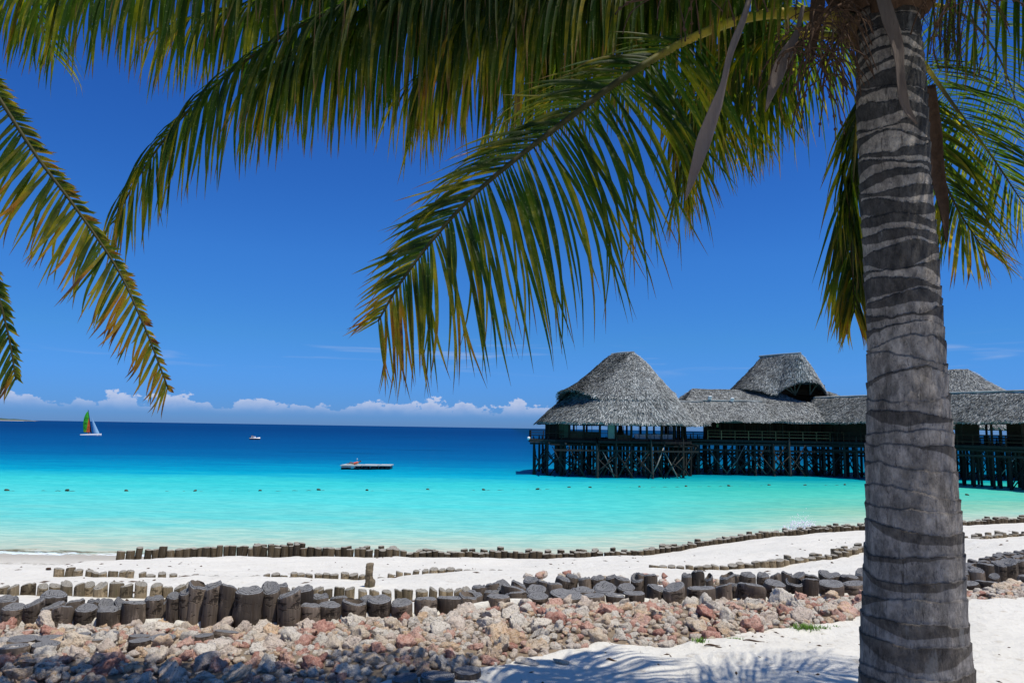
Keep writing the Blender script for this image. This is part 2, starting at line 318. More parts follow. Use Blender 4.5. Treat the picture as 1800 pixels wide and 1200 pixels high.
def trunk_fn(t):
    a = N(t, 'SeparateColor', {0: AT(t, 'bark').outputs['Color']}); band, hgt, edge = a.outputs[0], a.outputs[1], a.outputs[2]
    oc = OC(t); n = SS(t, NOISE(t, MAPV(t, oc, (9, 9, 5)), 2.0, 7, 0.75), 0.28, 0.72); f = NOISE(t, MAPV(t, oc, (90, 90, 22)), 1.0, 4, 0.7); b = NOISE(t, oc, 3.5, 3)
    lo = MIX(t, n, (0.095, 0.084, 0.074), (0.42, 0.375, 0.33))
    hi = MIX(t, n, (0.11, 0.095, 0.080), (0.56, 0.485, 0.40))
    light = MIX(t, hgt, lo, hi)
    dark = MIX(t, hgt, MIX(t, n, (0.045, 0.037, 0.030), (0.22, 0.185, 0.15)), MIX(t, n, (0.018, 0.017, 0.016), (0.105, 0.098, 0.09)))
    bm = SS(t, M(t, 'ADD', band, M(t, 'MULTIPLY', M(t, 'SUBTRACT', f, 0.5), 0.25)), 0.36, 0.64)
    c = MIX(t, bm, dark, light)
    c = MIX(t, M(t, 'MULTIPLY', SS(t, f, 0.60, 0.70), 0.35), c, (0.22, 0.21, 0.19))
    c = MIX(t, M(t, 'MULTIPLY', edge, 0.55), c, (0.022, 0.018, 0.015))
    c = MIX(t, M(t, 'MULTIPLY', SS(t, b, 0.55, 0.7), 0.35), c, (0.10, 0.085, 0.065))
    ck = NOISE(t, MAPV(t, oc, (70, 70, 4)), 1.0, 3, 0.6, 0.4); sp = NOISE(t, MAPV(t, oc, (60, 60, 26)), 1.0, 3, 0.7); st_ = NOISE(t, MAPV(t, oc, (7, 7, 2.2), (5, 3, 1)), 1.0, 5, 0.7)
    c = MIX(t, M(t, 'MULTIPLY', SS(t, ck, 0.62, 0.70), 0.65), c, (0.025, 0.02, 0.017)); c = MIX(t, M(t, 'MULTIPLY', SS(t, sp, 0.60, 0.66), 0.55), c, (0.045, 0.045, 0.05))
    c = MIX(t, M(t, 'MULTIPLY', SS(t, st_, 0.55, 0.66), 0.5), c, (0.075, 0.062, 0.050)); c = MIX(t, M(t, 'MULTIPLY', SS(t, st_, 0.40, 0.32), 0.45), c, (0.30, 0.29, 0.27))
    h = M(t, 'ADD', M(t, 'ADD', M(t, 'MULTIPLY', n, 0.8), f), M(t, 'MULTIPLY', ck, 0.6))
    return BS(t, c, 0.85, h, 0.9, 0.014, 0.2)
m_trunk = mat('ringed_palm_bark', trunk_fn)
m_spathe = mat('dry_spathe', wood_fn((0.085, 0.062, 0.052), (0.20, 0.165, 0.14), 22, (0.11, 0.075, 0.06)))
m_fibre = simple('brown_coir', (0.075, 0.045, 0.028), 0.95, 0.5, 30, 0.1, 0.8, 0.01)
m_grass = simple('fresh_green_grass', (0.12, 0.24, 0.025), 0.6, 0.3, 20, 0.3)
m_white = simple('white_paint', (0.78, 0.78, 0.76), 0.35, 0.06, 4, 0.4)
m_navy = simple('dark_boat_paint', (0.02, 0.022, 0.03), 0.4, 0.2, 4, 0.4)
m_grey = simple('grey_metal', (0.30, 0.31, 0.32), 0.4, 0.1, 8, 0.5, 0.1, 0.01, 0.6)
m_red = simple('orange_red_cloth', (0.62, 0.10, 0.05), 0.8, 0.2, 9)
m_skin = simple('brown_skin', (0.22, 0.115, 0.075), 0.55, 0.15, 9)
m_foam = simple('white_spray', (0.85, 0.87, 0.88), 0.5, 0.05, 9)
# ---------------------------------------------------------------- ground and sea
def line(pts, z): 
    q = [G(x, y, z) for x, y in pts]; return np.array([p.x for p in q]), np.array([p.y for p in q])
ZF = 3.8
LF = line([(0, 1093), (230, 1095), (440, 1098), (520, 1096), (600, 1085), (740, 1080), (830, 1066), (900, 1060), (1000, 1056), (1100, 1054), (1200, 1056), (1330, 1050), (1520, 1042), (1700, 1035), (1800, 1022)], ZF)
L2 = line([(0, 1060), (330, 1058), (560, 1056), (760, 1050), (1000, 1042), (1150, 1040), (1300, 1034), (1520, 1030), (1700, 1010), (1800, 985)], 3.1)
L3 = line([(100, 1013), (250, 1014), (400, 1018), (630, 1018), (760, 1012), (900, 1009), (1150, 1000), (1250, 1000), (1370, 993), (1450, 982), (1527, 966), (1680, 952), (1800, 943)], 2.25)
L4 = line([(210, 986), (270, 982), (420, 979), (640, 979), (900, 981), (960, 983), (1100, 977), (1170, 972), (1250, 958), (1350, 945), (1450, 936), (1527, 931), (1680, 925), (1800, 918)], 0.4)
def ly(L, X):
    X = np.asarray(X, float); r = np.interp(X, L[0], L[1])
    sl_ = (L[1][-1]-L[1][-3])/(L[0][-1]-L[0][-3]); return np.where(X > L[0][-1], L[1][-1]+(X-L[0][-1])*sl_, r)
edge_px = [(-60, 1260), (560, 1240), (640, 1205), (870, 1172), (960, 1150), (1050, 1133), (1200, 1138), (1250, 1128), (1330, 1107), (1420, 1100), (1470, 1090), (1525, 1080), (1640, 1062), (1700, 1056), (1830, 1048)]
EB = line(edge_px, ZF)
def ey(X): return np.interp(X, EB[0], EB[1])
def hz(X, Y, relief=True):
    X = np.asarray(X, float); Y = np.asarray(Y, float)
    f, a2, a3, a4 = ly(LF, X), ly(L2, X), ly(L3, X), ly(L4, X)
    f = f+0.12; a2 = np.maximum(a2, f+1.2); a3 = np.maximum(a3, a2+1.5); a4 = np.maximum(a4, a3+2)
    Lf = np.clip((-13.6-X)/1.2, 0, 1)
    ks = [(-1e3, ZF), (f, ZF), (f+0.18, 3.42), (a2, 3.1), (a3-0.05, 2.28), (a3+0.1, 2.2), (a4-0.05, 0.42-.20*Lf), (a4+0.2, 0.28-.07*Lf), (a4+2.6+.8*Lf, 0.0), (a4+7, -0.35), (a4+40, -3), (1e6, -3)]
    z = np.full(np.broadcast(X, Y).shape, ZF, float)
    for (y0, z0), (y1, z1) in zip(ks, ks[1:]):
        t = (Y-y0)/(np.maximum(y1-y0, 1e-6)); z = np.where((t >= 0) & (t < 1), z0+(z1-z0)*t, z)
    ee = np.minimum(ey(X), ly(LF, X)-.05); ins = np.clip((Y-ee-.03)/.15, 0, 1)*np.clip((ly(LF, X)+.1-Y)/.1, 0, 1); z = z-0.22*ins
    if relief:
        p = np.stack([X*0.9, Y*0.9, 0*X], -1); fa = np.clip(Y/12, 0.3, 1.0)
        fa = fa*np.where(Y > a4-1.5, 1-.75*Lf, 1); z = z + 0.035*fbm(p, 3, 3)*fa + 0.013*fbm(p*4.5, 3, 9) + 0.10*np.where(Y > f+1, 1, 0)*fbm(p*0.35, 2, 5)*np.clip((a4-Y)/3, 0, 1)*(1-.6*Lf)
        # low dune that the foreground sand rises into, to the right of the rocks
        rp = np.where(Y < 7.5, 1, 0)*np.exp(-((X-2.2)/1.6)**2-((Y-5.6)/0.9)**2)*0.05
        z = z+rp + 0.010*np.sin(Y*16+X*5+2*vn(p*1.3, 4))*np.exp(-((X-1.7)/1.2)**2-((Y-5.3)/0.7)**2)
    return z
ys = np.concatenate([np.linspace(-14, 3.6, 20), np.linspace(3.7, 9.5, 260), 9.5*np.exp(np.linspace(0.006, math.log(62/9.5), 230))])
nx = 520; ss = np.linspace(-1, 1, nx)
YY = np.repeat(ys[:, None], nx, 1); XX = (np.abs(YY)*0.86+3.0)*ss[None, :]+YY*0.06
XX = np.where(YY < 3.6, ss[None, :]*24, XX)
ZZ = hz(XX, YY); LfG = np.clip((-13.6-XX)/1.2, 0, 1); sd = ly(L4, XX)+2.6+.8*LfG-YY
XL = np.interp(-14.0, L4[0], L4[1])
wob = .18*fbm(np.stack([XX*.5, YY*0, 0*XX], -1), 3, 12); wet = np.clip((3.15+wob-sd)/.35, 0, 1)*(.35+.4*LfG)*(.55+.45*np.clip((2.2-sd)/1.5, 0, 1)); tide = np.exp(-((sd-3.22-wob)/0.20)**2)*LfG
me = mesh_np('beach_sand', np.stack([XX, YY, ZZ], -1).reshape(-1, 3), gridF(len(ys), nx), m_sand, True, {'wet': wet.ravel(), 'tide': tide.ravel()})
beach = tag(link('beach_sand', me), 'white coral sand of the beach sloping to the water', kind='structure')
# sea: rows close together near the shore, to the horizon
r = np.exp(np.linspace(math.log(16), math.log(40000), 420)); ncol = 260; aa = np.linspace(-1.25, 1.25, ncol)
YW = np.repeat(r[:, None], ncol, 1); XW = YW*np.tan(aa)[None, :]*0.9
sh = YW-(ly(L4, XW)+2.6+.8*np.clip((-13.6-XW)/1.2, 0, 1))
v_ = HC*F/YW                                               # how deep the lagoon is, by distance offshore
lim = np.array([0, 2, 6, 14, 30, 45, 60, 95, 150, 320, 700, 40000]); val = np.array([0.0, 0.035, 0.075, 0.125, 0.19, 0.25, 0.33, 0.435, 0.56, 0.72, 0.88, 1.0])
off = np.clip(YW-28, 0, None)*0.78+np.clip(sh, 0, None)*0.22
dep = np.interp(off, lim, val); dep = np.minimum(dep, np.interp(np.clip(sh, 0, None), [0, 3, 8, 18, 30, 60], [0, 0.05, 0.11, 0.17, 0.26, 9]))
ZW = np.where(YW < 120, 0.05*fbm(np.stack([XW*0.5, YW*1.3, 0*XW], -1), 3, 2), 0)
me = mesh_np('sea_water', np.stack([XW, YW, ZW], -1).reshape(-1, 3), gridF(len(r), ncol), m_water, True, {'depth': dep.ravel(), 'shore': sh.ravel()})
tag(link('sea_water', me), 'turquoise lagoon turning deep blue towards the horizon', kind='structure')
# island on the horizon at the far left
def isl_fn(t):
    n = NOISE(t, OC(t), 0.03, 4); zz = N(t, 'SeparateXYZ', {0: OC(t)}).outputs[2]
    return BS(t, MIX(t, SS(t, zz, 1.5, 3.5), (0.55, 0.5, 0.42), MIX(t, n, (0.03, 0.06, 0.055), (0.07, 0.10, 0.075))), 0.9)
m_isl = mat('far_island', isl_fn)
nn = 90; c0 = P(-220, 737, 5200); c1 = P(52, 737.5, 5200); V = []
for i in range(nn):
    t = i/(nn-1); x = c0.x+(c1.x-c0.x)*t; hh = 34*min(1, (1-t)*3.2)**0.8*(0.75+0.3*float(vn(np.array([t*22, 0, 0]), 3)))+2.5
    for dy, k in ((-90, 0), (-75, 0.18), (-60, 0.8), (0, 1), (90, 0.7), (140, 0)): V.append((x, 5200+dy, -1+hh*k))
tag(link('island', mesh_np('island', np.array(V), gridF(nn, 6), m_isl, True)), 'low green island with a pale beach on the horizon', kind='structure')

# ---------------------------------------------------------------- logs of the beach steps
def log_mesh(name, side, top, r=1.0, h=1.0, seed=0, rings=False, seg=18, flare=0.0, nr=9, hollow=False):
    rs = np.random.default_rng(seed); V = []; Fc = []; mi = []
    el = 1+0.14*rs.standard_normal(); ph = rs.random()*6; tx, ty = rs.normal(0, 0.016, 2)
    for i in range(nr):
        t = i/(nr-1); zz = -h+h*t
        for k in range(seg):
            a = 2*PI*k/seg; nz = float(vn(np.array([math.cos(a)*2+seed, math.sin(a)*2, t*3]), seed))
            rr = r*(1+0.07*nz+flare*(1-t)+0.03*math.cos(2*a+ph)*el)
            if rings: rr *= 1+0.085*(((t*5+0.12*math.sin(a+ph)) % 1)-0.5)
            if i == nr-1: rr *= 0.97
            x, y = rr*math.cos(a), rr*math.sin(a)
            V.append((x, y, zz+(tx*x+ty*y)*t+(0.010*nz if i == nr-1 else 0)))
    for i in range(nr-1):
        for k in range(seg): Fc.append((i*seg+k, i*seg+(k+1) % seg, (i+1)*seg+(k+1) % seg, (i+1)*seg+k)); mi.append(0)
    b = len(V); e = (nr-1)*seg; q = 0.80; dz = -0.01*r if not hollow else -0.1*r
    for k in range(seg): x, y, zz = V[e+k]; V.append((x*q, y*q, zz-(tx*x+ty*y)*(1-q)+0.02*r))
    for k in range(seg): Fc.append((e+k, e+(k+1) % seg, b+(k+1) % seg, b+k)); mi.append(1)
    if hollow:
        b2 = len(V)
        for k in range(seg): x, y, zz = V[b+k]; V.append((x*0.65, y*0.65, zz-0.5*r))
        for k in range(seg): Fc.append((b+k, b+(k+1) % seg, b2+(k+1) % seg, b2+k)); mi.append(0)
        b = b2
    V.append((0, 0, V[b][2]*0+dz-(0.5*r if hollow else 0)));c = len(V)-1
    for k in range(seg): Fc.append((b+k, b+(k+1) % seg, c)); mi.append(1)
    return mesh_np(name, V, Fc, [side, top], False, None, mi)
FRONT = [log_mesh('log', m_logside, m_logtop, 1, 1, s, s % 3 == 0, 20, 0.03, 22, s == 4) for s in range(8)]
OLD = [log_mesh('log', m_logold, m_logtop2, 1, 1, 20+s, s % 2 == 0, 14, 0.0, 7) for s in range(5)]
SEA = [log_mesh('log', m_logsea, m_logtop2, 1, 1, 40+s, False, 10, 0.0, 4) for s in range(6)]
for me in FRONT+OLD+SEA: me.polygons.foreach_set('use_smooth', np.array([p.material_index == 0 for p in me.polygons]))
def put_log(parent, lib, X, Y, ztop, rad, down, lean=0.05):
    me = random.choice(lib)
    return link('log', me, parent, (X, Y, ztop), (random.gauss(0, lean), random.gauss(0, lean), random.random()*6.28), (rad, rad*random.uniform(.9, 1.05), down))
def log_px(parent, lib, px, top, w, Y, lean=0.06, deep=0.6):
    p = P(px, top, Y); rad = w/2*Y/F*1.0
    z0 = float(hz(p.x, Y, False))
    zt = max(p.z-0.2*rad, z0+0.02)
    return put_log(parent, lib, p.x, Y, zt, rad, zt-z0+deep, lean)
base = G(460, 1098, ZF)
wf = empty('log_wall', (base.x, base.y+0.2, ZF), 'front wall of thick dark grey palm logs standing directly behind the rubble stones', 'log wall')
def rowY(L, px, py_guess, dy=0):
    # world distance of a row where the column of the picture crosses it
    Y = 8.0
    for _ in range(12): Y = float(ly(L, P(px, py_guess, Y).x))
    return Y+dy
A = [(13, 1050, 32, .4), (25, 1062, 38, 0), (60, 1057, 32, .02), (95, 1040, 42, .3), (92, 1062, 36, .02), (111, 1067, 32, -.05), (130, 1056, 34, .3), (152, 1064, 35, 0), (165, 1055, 22, .35), (186, 1059, 28, .35), (192, 1067, 38, -.05), (213, 1060, 22, .25), (237, 1054, 43, 0), (272, 1049, 30, .05), (290, 1055, 16, .1), (305, 1045, 23, 0), (327, 1038, 22, .02), (349, 1026, 30, .05), (376, 1025, 30, .32), (375, 1032, 30, 0), (403, 1030, 32, .02), (440, 1033, 46, -.05), (476, 1029, 32, .05), (492, 1028, 30, .3), (508, 1040, 39, -.02), (534, 1032, 34, .25), (546, 1060, 36, 0), (580, 1058, 38, -.02), (563, 1046, 30, .35), (596, 1048, 32, .4), (623, 1053, 43, 0), (650, 1050, 34, .35), (667, 1048, 44, .02), (706, 1054, 41, 0), (748, 1048, 41, .02), (790, 1046, 42, 0), (823, 1044, 30, .1), (830, 1040, 38, .4), (842, 1029, 24, .8), (865, 1037, 32, .7), (875, 1043, 42, .02), (906, 1040, 38, .15), (903, 1030, 44, .6), (942, 1032, 38, .55), (945, 1043, 38, -.02), (933, 1016, 26, 1.5), (912, 1023, 30, 1.1), (865, 1025, 26, 1.2), (883, 1026, 26, 1.15), (955, 1022, 26, 1.1), (975, 1024, 26, 1.0), (995, 1037, 58, .05), (1025, 1033, 40, .5), (1043, 1042, 38, -.02), (990, 1014, 27, 1.2), (1005, 1010, 22, 1.6), (1027, 1015, 22, 1.5), (1051, 1013, 25, 1.5), (1074, 1012, 20, 1.5), (1093, 1014, 27, 1.2), (1120, 1013, 24, 1.2), (1143, 1009, 26, 1.2), (1063, 1028, 42, .5), (1081, 1042, 36, 0), (1100, 1029, 32, .5), (1115, 1038, 37, .02), (1150, 1028, 28, .5), (1156, 1030, 30, .1), (1184, 1028, 37, 0), (1233, 1028, 47, 0), (1271, 1026, 29, .05), (1291, 1026, 20, .12), (1321, 1023, 47, 0), (1362, 1020, 40, .05), (1397, 1020, 31, .1), (1425, 1017, 28, 0), (1461, 1020, 43, 0), (1500, 1021, 38, .05), (1524, 1027, 22, .05), (1125, 1008, 16, 1.2), (1207, 1010, 18, 1.1), (1227, 1005, 24, 1.1), (1246, 1014, 14, 1), (1278, 1010, 26, 1.1), (1300, 1010, 24, 1.2), (1315, 1007, 26, 1.1), (1341, 1008, 24, 1.15), (1362, 1011, 20, 1.1), (1383, 1006, 20, 1.2), (1401, 1010, 24, 1.0), (1426, 1010, 28, 1.0), (1452, 1006, 24, 1.2), (1464, 1008, 32, 1.3), (1492, 1010, 30, 1.1), (1515, 1004, 22, 1.1), (1545, 1020, 40, 0), (1585, 1018, 40, 0), (1625, 1016, 40, 0), (1665, 1014, 40, 0), (1702, 1021, 34, .1), (1736, 1019, 42, 0), (1778, 1028, 30, 0), (1747, 1011, 18, .7), (1694, 998, 20, 1.4), (1713, 996, 20, 1.4), (1732, 989, 25, 1.5), (1759, 990, 20, 1.5), (1776, 986, 24, 1.4), (1791, 984, 20, 1.4), (1812, 1010, 40, 0), (1690, 1000, 24, 1.0), (1716, 1001, 24, .9)]
for px, top_, w_, dy in A:
    log_px(wf, FRONT, px, top_, w_, rowY(LF, px, 1050, dy+0.12), 0.05)
ws = empty('log_wall', (base.x, L2[1][0], 3.1), 'second row of slimmer olive brown logs with pale tops behind the thick front logs', 'log wall')
B2 = [(5, 1030, 20), (24, 1029, 20), (50, 1026, 24), (76, 1028, 17), (97, 1027, 20), (118, 1024, 19), (140, 1026, 17), (157, 1025, 18), (177, 1027, 22), (206, 1022, 24), (223, 1027, 20), (249, 1024, 20), (276, 1026, 20), (294, 1030, 20), (317, 1029, 19), (335, 1026, 18), (558, 1033, 15), (577, 1035, 16), (597, 1031, 18), (563, 1034, 14), (615, 1033, 18), (638, 1036, 16), (658, 1037, 16), (680, 1037, 18), (700, 1036, 14), (716, 1035, 20), (742, 1036, 20), (762, 1034, 15), (778, 1035, 14), (790, 1036, 15), (805, 1035, 15), (820, 1034, 15)]
for px, top_, w_ in B2: log_px(ws, OLD, px, top_, w_, rowY(L2, px, 1040, random.uniform(-.1, .15)), 0.04)
for px in range(350, 556, 19): log_px(ws, OLD, px, 1030+random.uniform(-2, 4), 17, rowY(L2, px, 1040, 0), 0.04)
# flights to the right of the trunk
for i in range(34):
    X = G(1640+i*7.2, 1000, 3.1); xx = X.x; y0 = float(ly(L2, xx))
    zt = 3.1+0.17+random.uniform(-.03, .05); put_log(ws, FRONT, xx, y0+random.uniform(-.05, .1), zt, 0.085, 0.5, 0.08)
    if i % 2: put_log(ws, FRONT, xx+0.05, y0-0.3, zt+0.02, 0.085, 0.5, 0.08)
w3 = empty('log_row', (0, 15, 2.25), 'third row of short half buried brown logs crossing the middle of the white sand', 'log row')
hts = [(105, 14), (124, 15), (139, 12), (156, 10), (168, 7), (181, 7), (198, 9), (214, 9), (231, 11), (252, 8), (265, 4), (283, 7), (304, 6), (322, 3), (343, 6), (355, 5), (368, 4), (380, 4), (390, 4), (401, 4), (412, 4), (428, 3), (440, 5), (453, 5), (468, 8), (484, 9), (500, 7), (516, 10), (530, 10), (544, 9), (559, 8), (573, 9), (587, 8), (607, 11), (622, 9), (636, 6)]
for px, h_ in hts:
    Y = rowY(L3, px, 1013); X = P(px, 1013, Y).x; put_log(w3, OLD, X, Y+random.uniform(-.05, .05), 2.25+h_*Y/F, random.uniform(.075, .10), 0.5, 0.05)
X = G(670, 1017, 2.25).x; xe = G(905, 1009, 2.25).x
while X < xe:
    t = (X-G(670, 1017, 2.25).x)/(xe-G(670, 1017, 2.25).x); Y = float(ly(L3, X)); put_log(w3, OLD, X, Y, 2.25+(0.03+0.11*math.sin(PI*min(1, t*1.1))**.7+random.uniform(-.02, .03)), random.uniform(.07, .10), 0.5, 0.06); X += random.uniform(.15, .2)
X = G(1150, 1001, 2.25).x; xe = G(1850, 942, 2.25).x
while X < xe:
    Y = float(ly(L3, X)); h_ = 0.035+0.05*(0.5+0.5*math.sin(X*2.1))+random.uniform(-.015, .025)
    if P(1250, 1000, Y).x < X: h_ += 0.03
    put_log(w3, OLD, X, Y+random.uniform(-.06, .06), 2.25+h_, random.uniform(.09, .12), 0.5, 0.06)
    if random.random() < .45 and X > 7: put_log(w3, OLD, X, Y+0.28, 2.25+h_+0.04, .10, 0.5, 0.06)
    X += random.uniform(.19, .24)
w4 = empty('log_row', (0, 29, 0.4), 'long dark row of barnacled logs standing along the edge of the turquoise water', 'log row')
X = G(212, 986, 0.4).x; xe = G(1860, 914, 0.4).x; i = 0
while X < xe:
    Y = float(ly(L4, X)); t = (X+14)/8
    h_ = (0.40 if X < -8 else 0.30 if X < -4 else 0.22)+0.05*float(vn(np.array([X*1.7, 0, 0]), 5)) + (0.04 if X > 12 else 0)
    if X < -13.9: h_ *= 0.8
    rr = random.uniform(.12, .165)
    o = put_log(w4, SEA, X, Y+random.uniform(-.06, .06), 0.42+h_*random.uniform(.75, 1.12), rr, 0.9, 0.05)
    if random.random() < .45 and X > -10: put_log(w4, SEA, X+.1, Y+0.34, 0.42+h_+random.uniform(-.02, .10), rr, 1.0, 0.05)
    X += rr*random.uniform(1.55, 1.95); i += 1
# tall rotten stump on its own in the sand
zb = 2.5
for _ in range(20): sp = G(648, 1031, zb); zb = .5*zb+.5*float(hz(sp.x, sp.y))
Y0 = sp.y
st = empty('stump', (sp.x, Y0, zb), 'tall rotten weathered stump standing alone in the sand before the third log row', 'stump')
V = []; seg = 20; nr = 22
for i in range(nr):
    t = i/(nr-1)
    for k in range(seg):
        a = 2*PI*k/seg; q = float(fbm(np.array([math.cos(a)*1.5, math.sin(a)*1.5, t*6]), 3, 8)); step = 1.25 if (math.cos(a) > 0.1 and t < .55) else 0.92
        rr = 0.088*(step+0.22*q-0.25*t); V.append((rr*math.cos(a)+0.01*t, rr*math.sin(a), -0.2+0.60*t))
Fl = [tuple(x) for x in gridF(nr, seg, True)]+[tuple((nr-1)*seg+k for k in range(seg))]
o = link('wood', mesh_np('wood', V, Fl, m_logold, False), st)
# small lump of weed on the left sand
p = G(85, 996, 1.9)
def blob(name, mat_, r, sub=3, amp=.3, freq=1.6, seed=0, sq=(1, 1, 1), smooth=False):
    import bmesh
    bm = bmesh.new(); bmesh.ops.create_icosphere(bm, subdivisions=sub, radius=1); v = np.array([x.co[:] for x in bm.verts]); f = [[q.index for q in x.verts] for x in bm.faces]; bm.free()
    n = v.copy(); rs = np.random.default_rng(seed); o3 = rs.random(3)*50
    # chisel with a few planes, then roughen
    for _ in range(13):
        d = rs.normal(size=3); d /= np.linalg.norm(d); lim = rs.uniform(.46, .80); e = v@d-lim; v = v-np.where(e > 0, e, 0)[:, None]*d
    rid = 1-np.abs(vn(n*freq*2+o3, seed+5)); v = v*(1+amp*0.55*fbm(n*freq+o3, 2, seed)[:, None]+amp*0.32*(rid-0.6)[:, None]+amp*0.34*fbm(n*freq*4.2+o3, 3, seed+3)[:, None]-amp*0.42*np.clip(fbm(n*freq*6.5+o3, 2, seed+8)-.15, 0, .6)[:, None])
    v = v*np.array(sq)*r
    return v, np.array(f)
v, f = blob('w', None, .09, 2, .6, 2, 3, (1, .7, .5)); tag(link('seaweed_clump', mesh_np('seaweed_clump', v, f, m_fibre), None, (p.x, p.y, float(hz(p.x, p.y))+.03)), 'small dark clump of dry seaweed on the sand at far left', 'seaweed')

# ---------------------------------------------------------------- rubble bank
bx = np.linspace(-5.6, 6.6, 240); by = np.linspace(0, 1, 26)
BX = np.repeat(bx[None, :], 26, 0); fy = ly(LF, BX)+0.05; e_ = np.minimum(ey(BX), fy-0.05); BY = e_+(fy-e_)*by[:, None]
def bank_h(X, Y):
    f = ly(LF, X)+0.05; e = np.minimum(ey(X), f-.05); t = np.clip((Y-e)/(f-e), 0, 1); w_ = f-e
    return ZF-.04+np.minimum(w_, 1.2)*0.06*np.sin(PI*np.clip(t*0.9+.02, 0, 1))**.6-0.055*np.clip(t*1.6-.6, 0, 1)
BZ = bank_h(BX, BY)+0.02*fbm(np.stack([BX*3, BY*3, 0*BX], -1), 3, 1)-0.035*(by[:, None] < .04)
bank = tag(link('rubble_bank', mesh_np('rubble_bank', np.stack([BX, BY, BZ], -1).reshape(-1, 3), gridF(26, 240), m_bank, True)), 'bank of pale and reddish coral rubble stones in front of the logs', kind='structure')
ROCKS = []
for s in range(14):
    v, f = blob('stone', m_rock, 1, 4 if s < 10 else 3, .42, 1.25, s, (1, random.uniform(.75, 1), random.uniform(.6, .8)))
    ROCKS.append(mesh_np('stone', v, f, m_rock, False, {'tone': np.zeros(len(v)), 'tsc': np.ones((len(v), 3))}))
cand = []; tries = 0
cx = np.zeros((0, 2)); cr = np.zeros(0)
while tries < 16000 and len(cand) < 1100:
    tries += 1; X = random.uniform(-5.2, 6.4); f_ = float(ly(LF, X)); e = min(float(ey(X)), f_-.02)
    if random.random() > (f_-e)/2.3: continue
    Y = random.uniform(e+.03, f_+0.02); vis = abs(X) < Y*0.72+.2 and Y > 4.55
    if not vis: continue
    rad = 0.036+0.078*random.random()**1.9; 
    if f_-e < .5: rad = min(rad, .09)
    if len(cr) and np.any(np.hypot(cx[:, 0]-X, (cx[:, 1]-Y)) < (cr+rad)*0.66): continue
    cx = np.vstack([cx, [X, Y]]); cr = np.append(cr, rad); cand.append((X, Y, rad))
cand.sort(key=lambda c: -c[2]/c[1]); named = cand[:300]; rest = cand[300:]
for X, Y, rad in named:
    q = float(bank_h(X, Y)); link('stone', random.choice(ROCKS), bank, (X, Y, q+rad*0.18), (random.gauss(0, .5), random.gauss(0, .5), random.random()*6.3), rad*1.25)
VV = []; FF = []; TT = []; nb = 0; small = [blob('s', None, 1, 2, .45, 1.3, 60+s, (1, .85, .7)) for s in range(8)]
def addsmall(X, Y, Z, rad):
    global nb
    v, f = random.choice(small); a, b, c = random.random()*6, random.random()*6, random.random()*6
    R = np.array(Matrix.Rotation(a, 3, 'Z') @ Matrix.Rotation(b*.15, 3, 'X')); VV.append((v@R.T)*rad+np.array([X, Y, Z])); FF.append(f+nb); TT.append(np.full(len(v), c/6)); nb += len(v)
for X, Y, rad in rest: addsmall(X, Y, float(bank_h(X, Y))+rad*.15, rad*1.2)
for _ in range(3600):
    X = random.uniform(-5.2, 6.4); f_ = float(ly(LF, X)); e = min(float(ey(X)), f_-.02)
    if random.random() > (f_-e)/2.3+.1: continue
    Y = random.uniform(e-.02, f_+.03); addsmall(X, Y, float(bank_h(X, Y))+.02, random.uniform(.02, .055))
for px, py in [(1150, 1030), (1180, 1035), (1080, 1025), (1540, 1030), (1720, 1018), (1740, 1022), (1760, 1030), (1690, 1030), (1000, 1022), (940, 1024), (1250, 1030), (1150, 1022)]:
    for k in range(7): q = G(px+random.uniform(-18, 18), py+random.uniform(-3, 3), 3.45); addsmall(q.x, q.y, 3.46+random.random()*.08, random.uniform(.05, .09))
tag(link('small_stones', mesh_np('small_stones', np.concatenate(VV), np.concatenate(FF), m_rock, False, {'tone': np.concatenate(TT), 'tsc': np.full((nb, 3), 13.0)}), bank), kind='stuff')
# sawn discs lying flat among the stones
DISC = [log_mesh('log_disc', m_logside, m_logtop, 1, 1, 70+s, False, 18, 0.0, 4) for s in range(3)]
discs = [(40, 1107, 50), (25, 1122, 48), (90, 1105, 46), (82, 1118, 44), (136, 1101, 42), (180, 1100, 52), (247, 1100, 34), (286, 1104, 45), (247, 1110, 34), (360, 1099, 30), (400, 1090, 40), (676, 1180, 44), (735, 1173, 56), (770, 1186, 60), (822, 1179, 46), (712, 1190, 44)]
ords = ['first', 'second', 'third', 'fourth', 'fifth', 'sixth', 'seventh', 'eighth', 'ninth', 'tenth', 'eleventh']
up_ = sorted([q_ for q_ in discs if q_[1] < 1150]); lo_ = sorted([q_ for q_ in discs if q_[1] >= 1150])
where = [(ords[up_.index(q_)]+' from the left of those just below the front logs') if q_ in up_ else (ords[lo_.index(q_)]+' from the left of those by the shaded sand') for q_ in discs]
for (px, py, w_), wh in zip(discs, where):
    q = G(px, py, ZF+.14 if py < 1150 else ZF+.04); r_ = w_/2*q.y/F
    zz = float(bank_h(q.x, q.y)) if py < 1150 else float(hz(q.x, q.y))
    o = link('log_disc', random.choice(DISC), None, (q.x, q.y, zz+(.07 if py < 1150 else .035)), (random.gauss(0, .08), random.gauss(0, .08), random.random()*6), (r_, r_, .08)); tag(o, 'flat sawn log disc, '+wh, 'log disc', 'flat log discs lying among the stones')
# two pale flat stones on the sand
for px, py, rx, lab in [(925, 1166, .105, 'flat pale oval stone half sunk in the sand, left of two'), (985, 1165, .075, 'slim grey flat stone tilted on the sand, right of two')]:
    q = G(px, py, ZF); v, f = blob('fs', None, rx, 3, .2, 1.2, int(px), (1, .62, .16)); tag(link('flat_stone', mesh_np('flat_stone', v, f, m_rock, True, {'tone': np.full(len(v), .2), 'tsc': np.full((len(v), 3), 9.0)}), None, (q.x, q.y, float(hz(q.x, q.y))+.012), (.06, .1, -.25)), lab, 'stone')
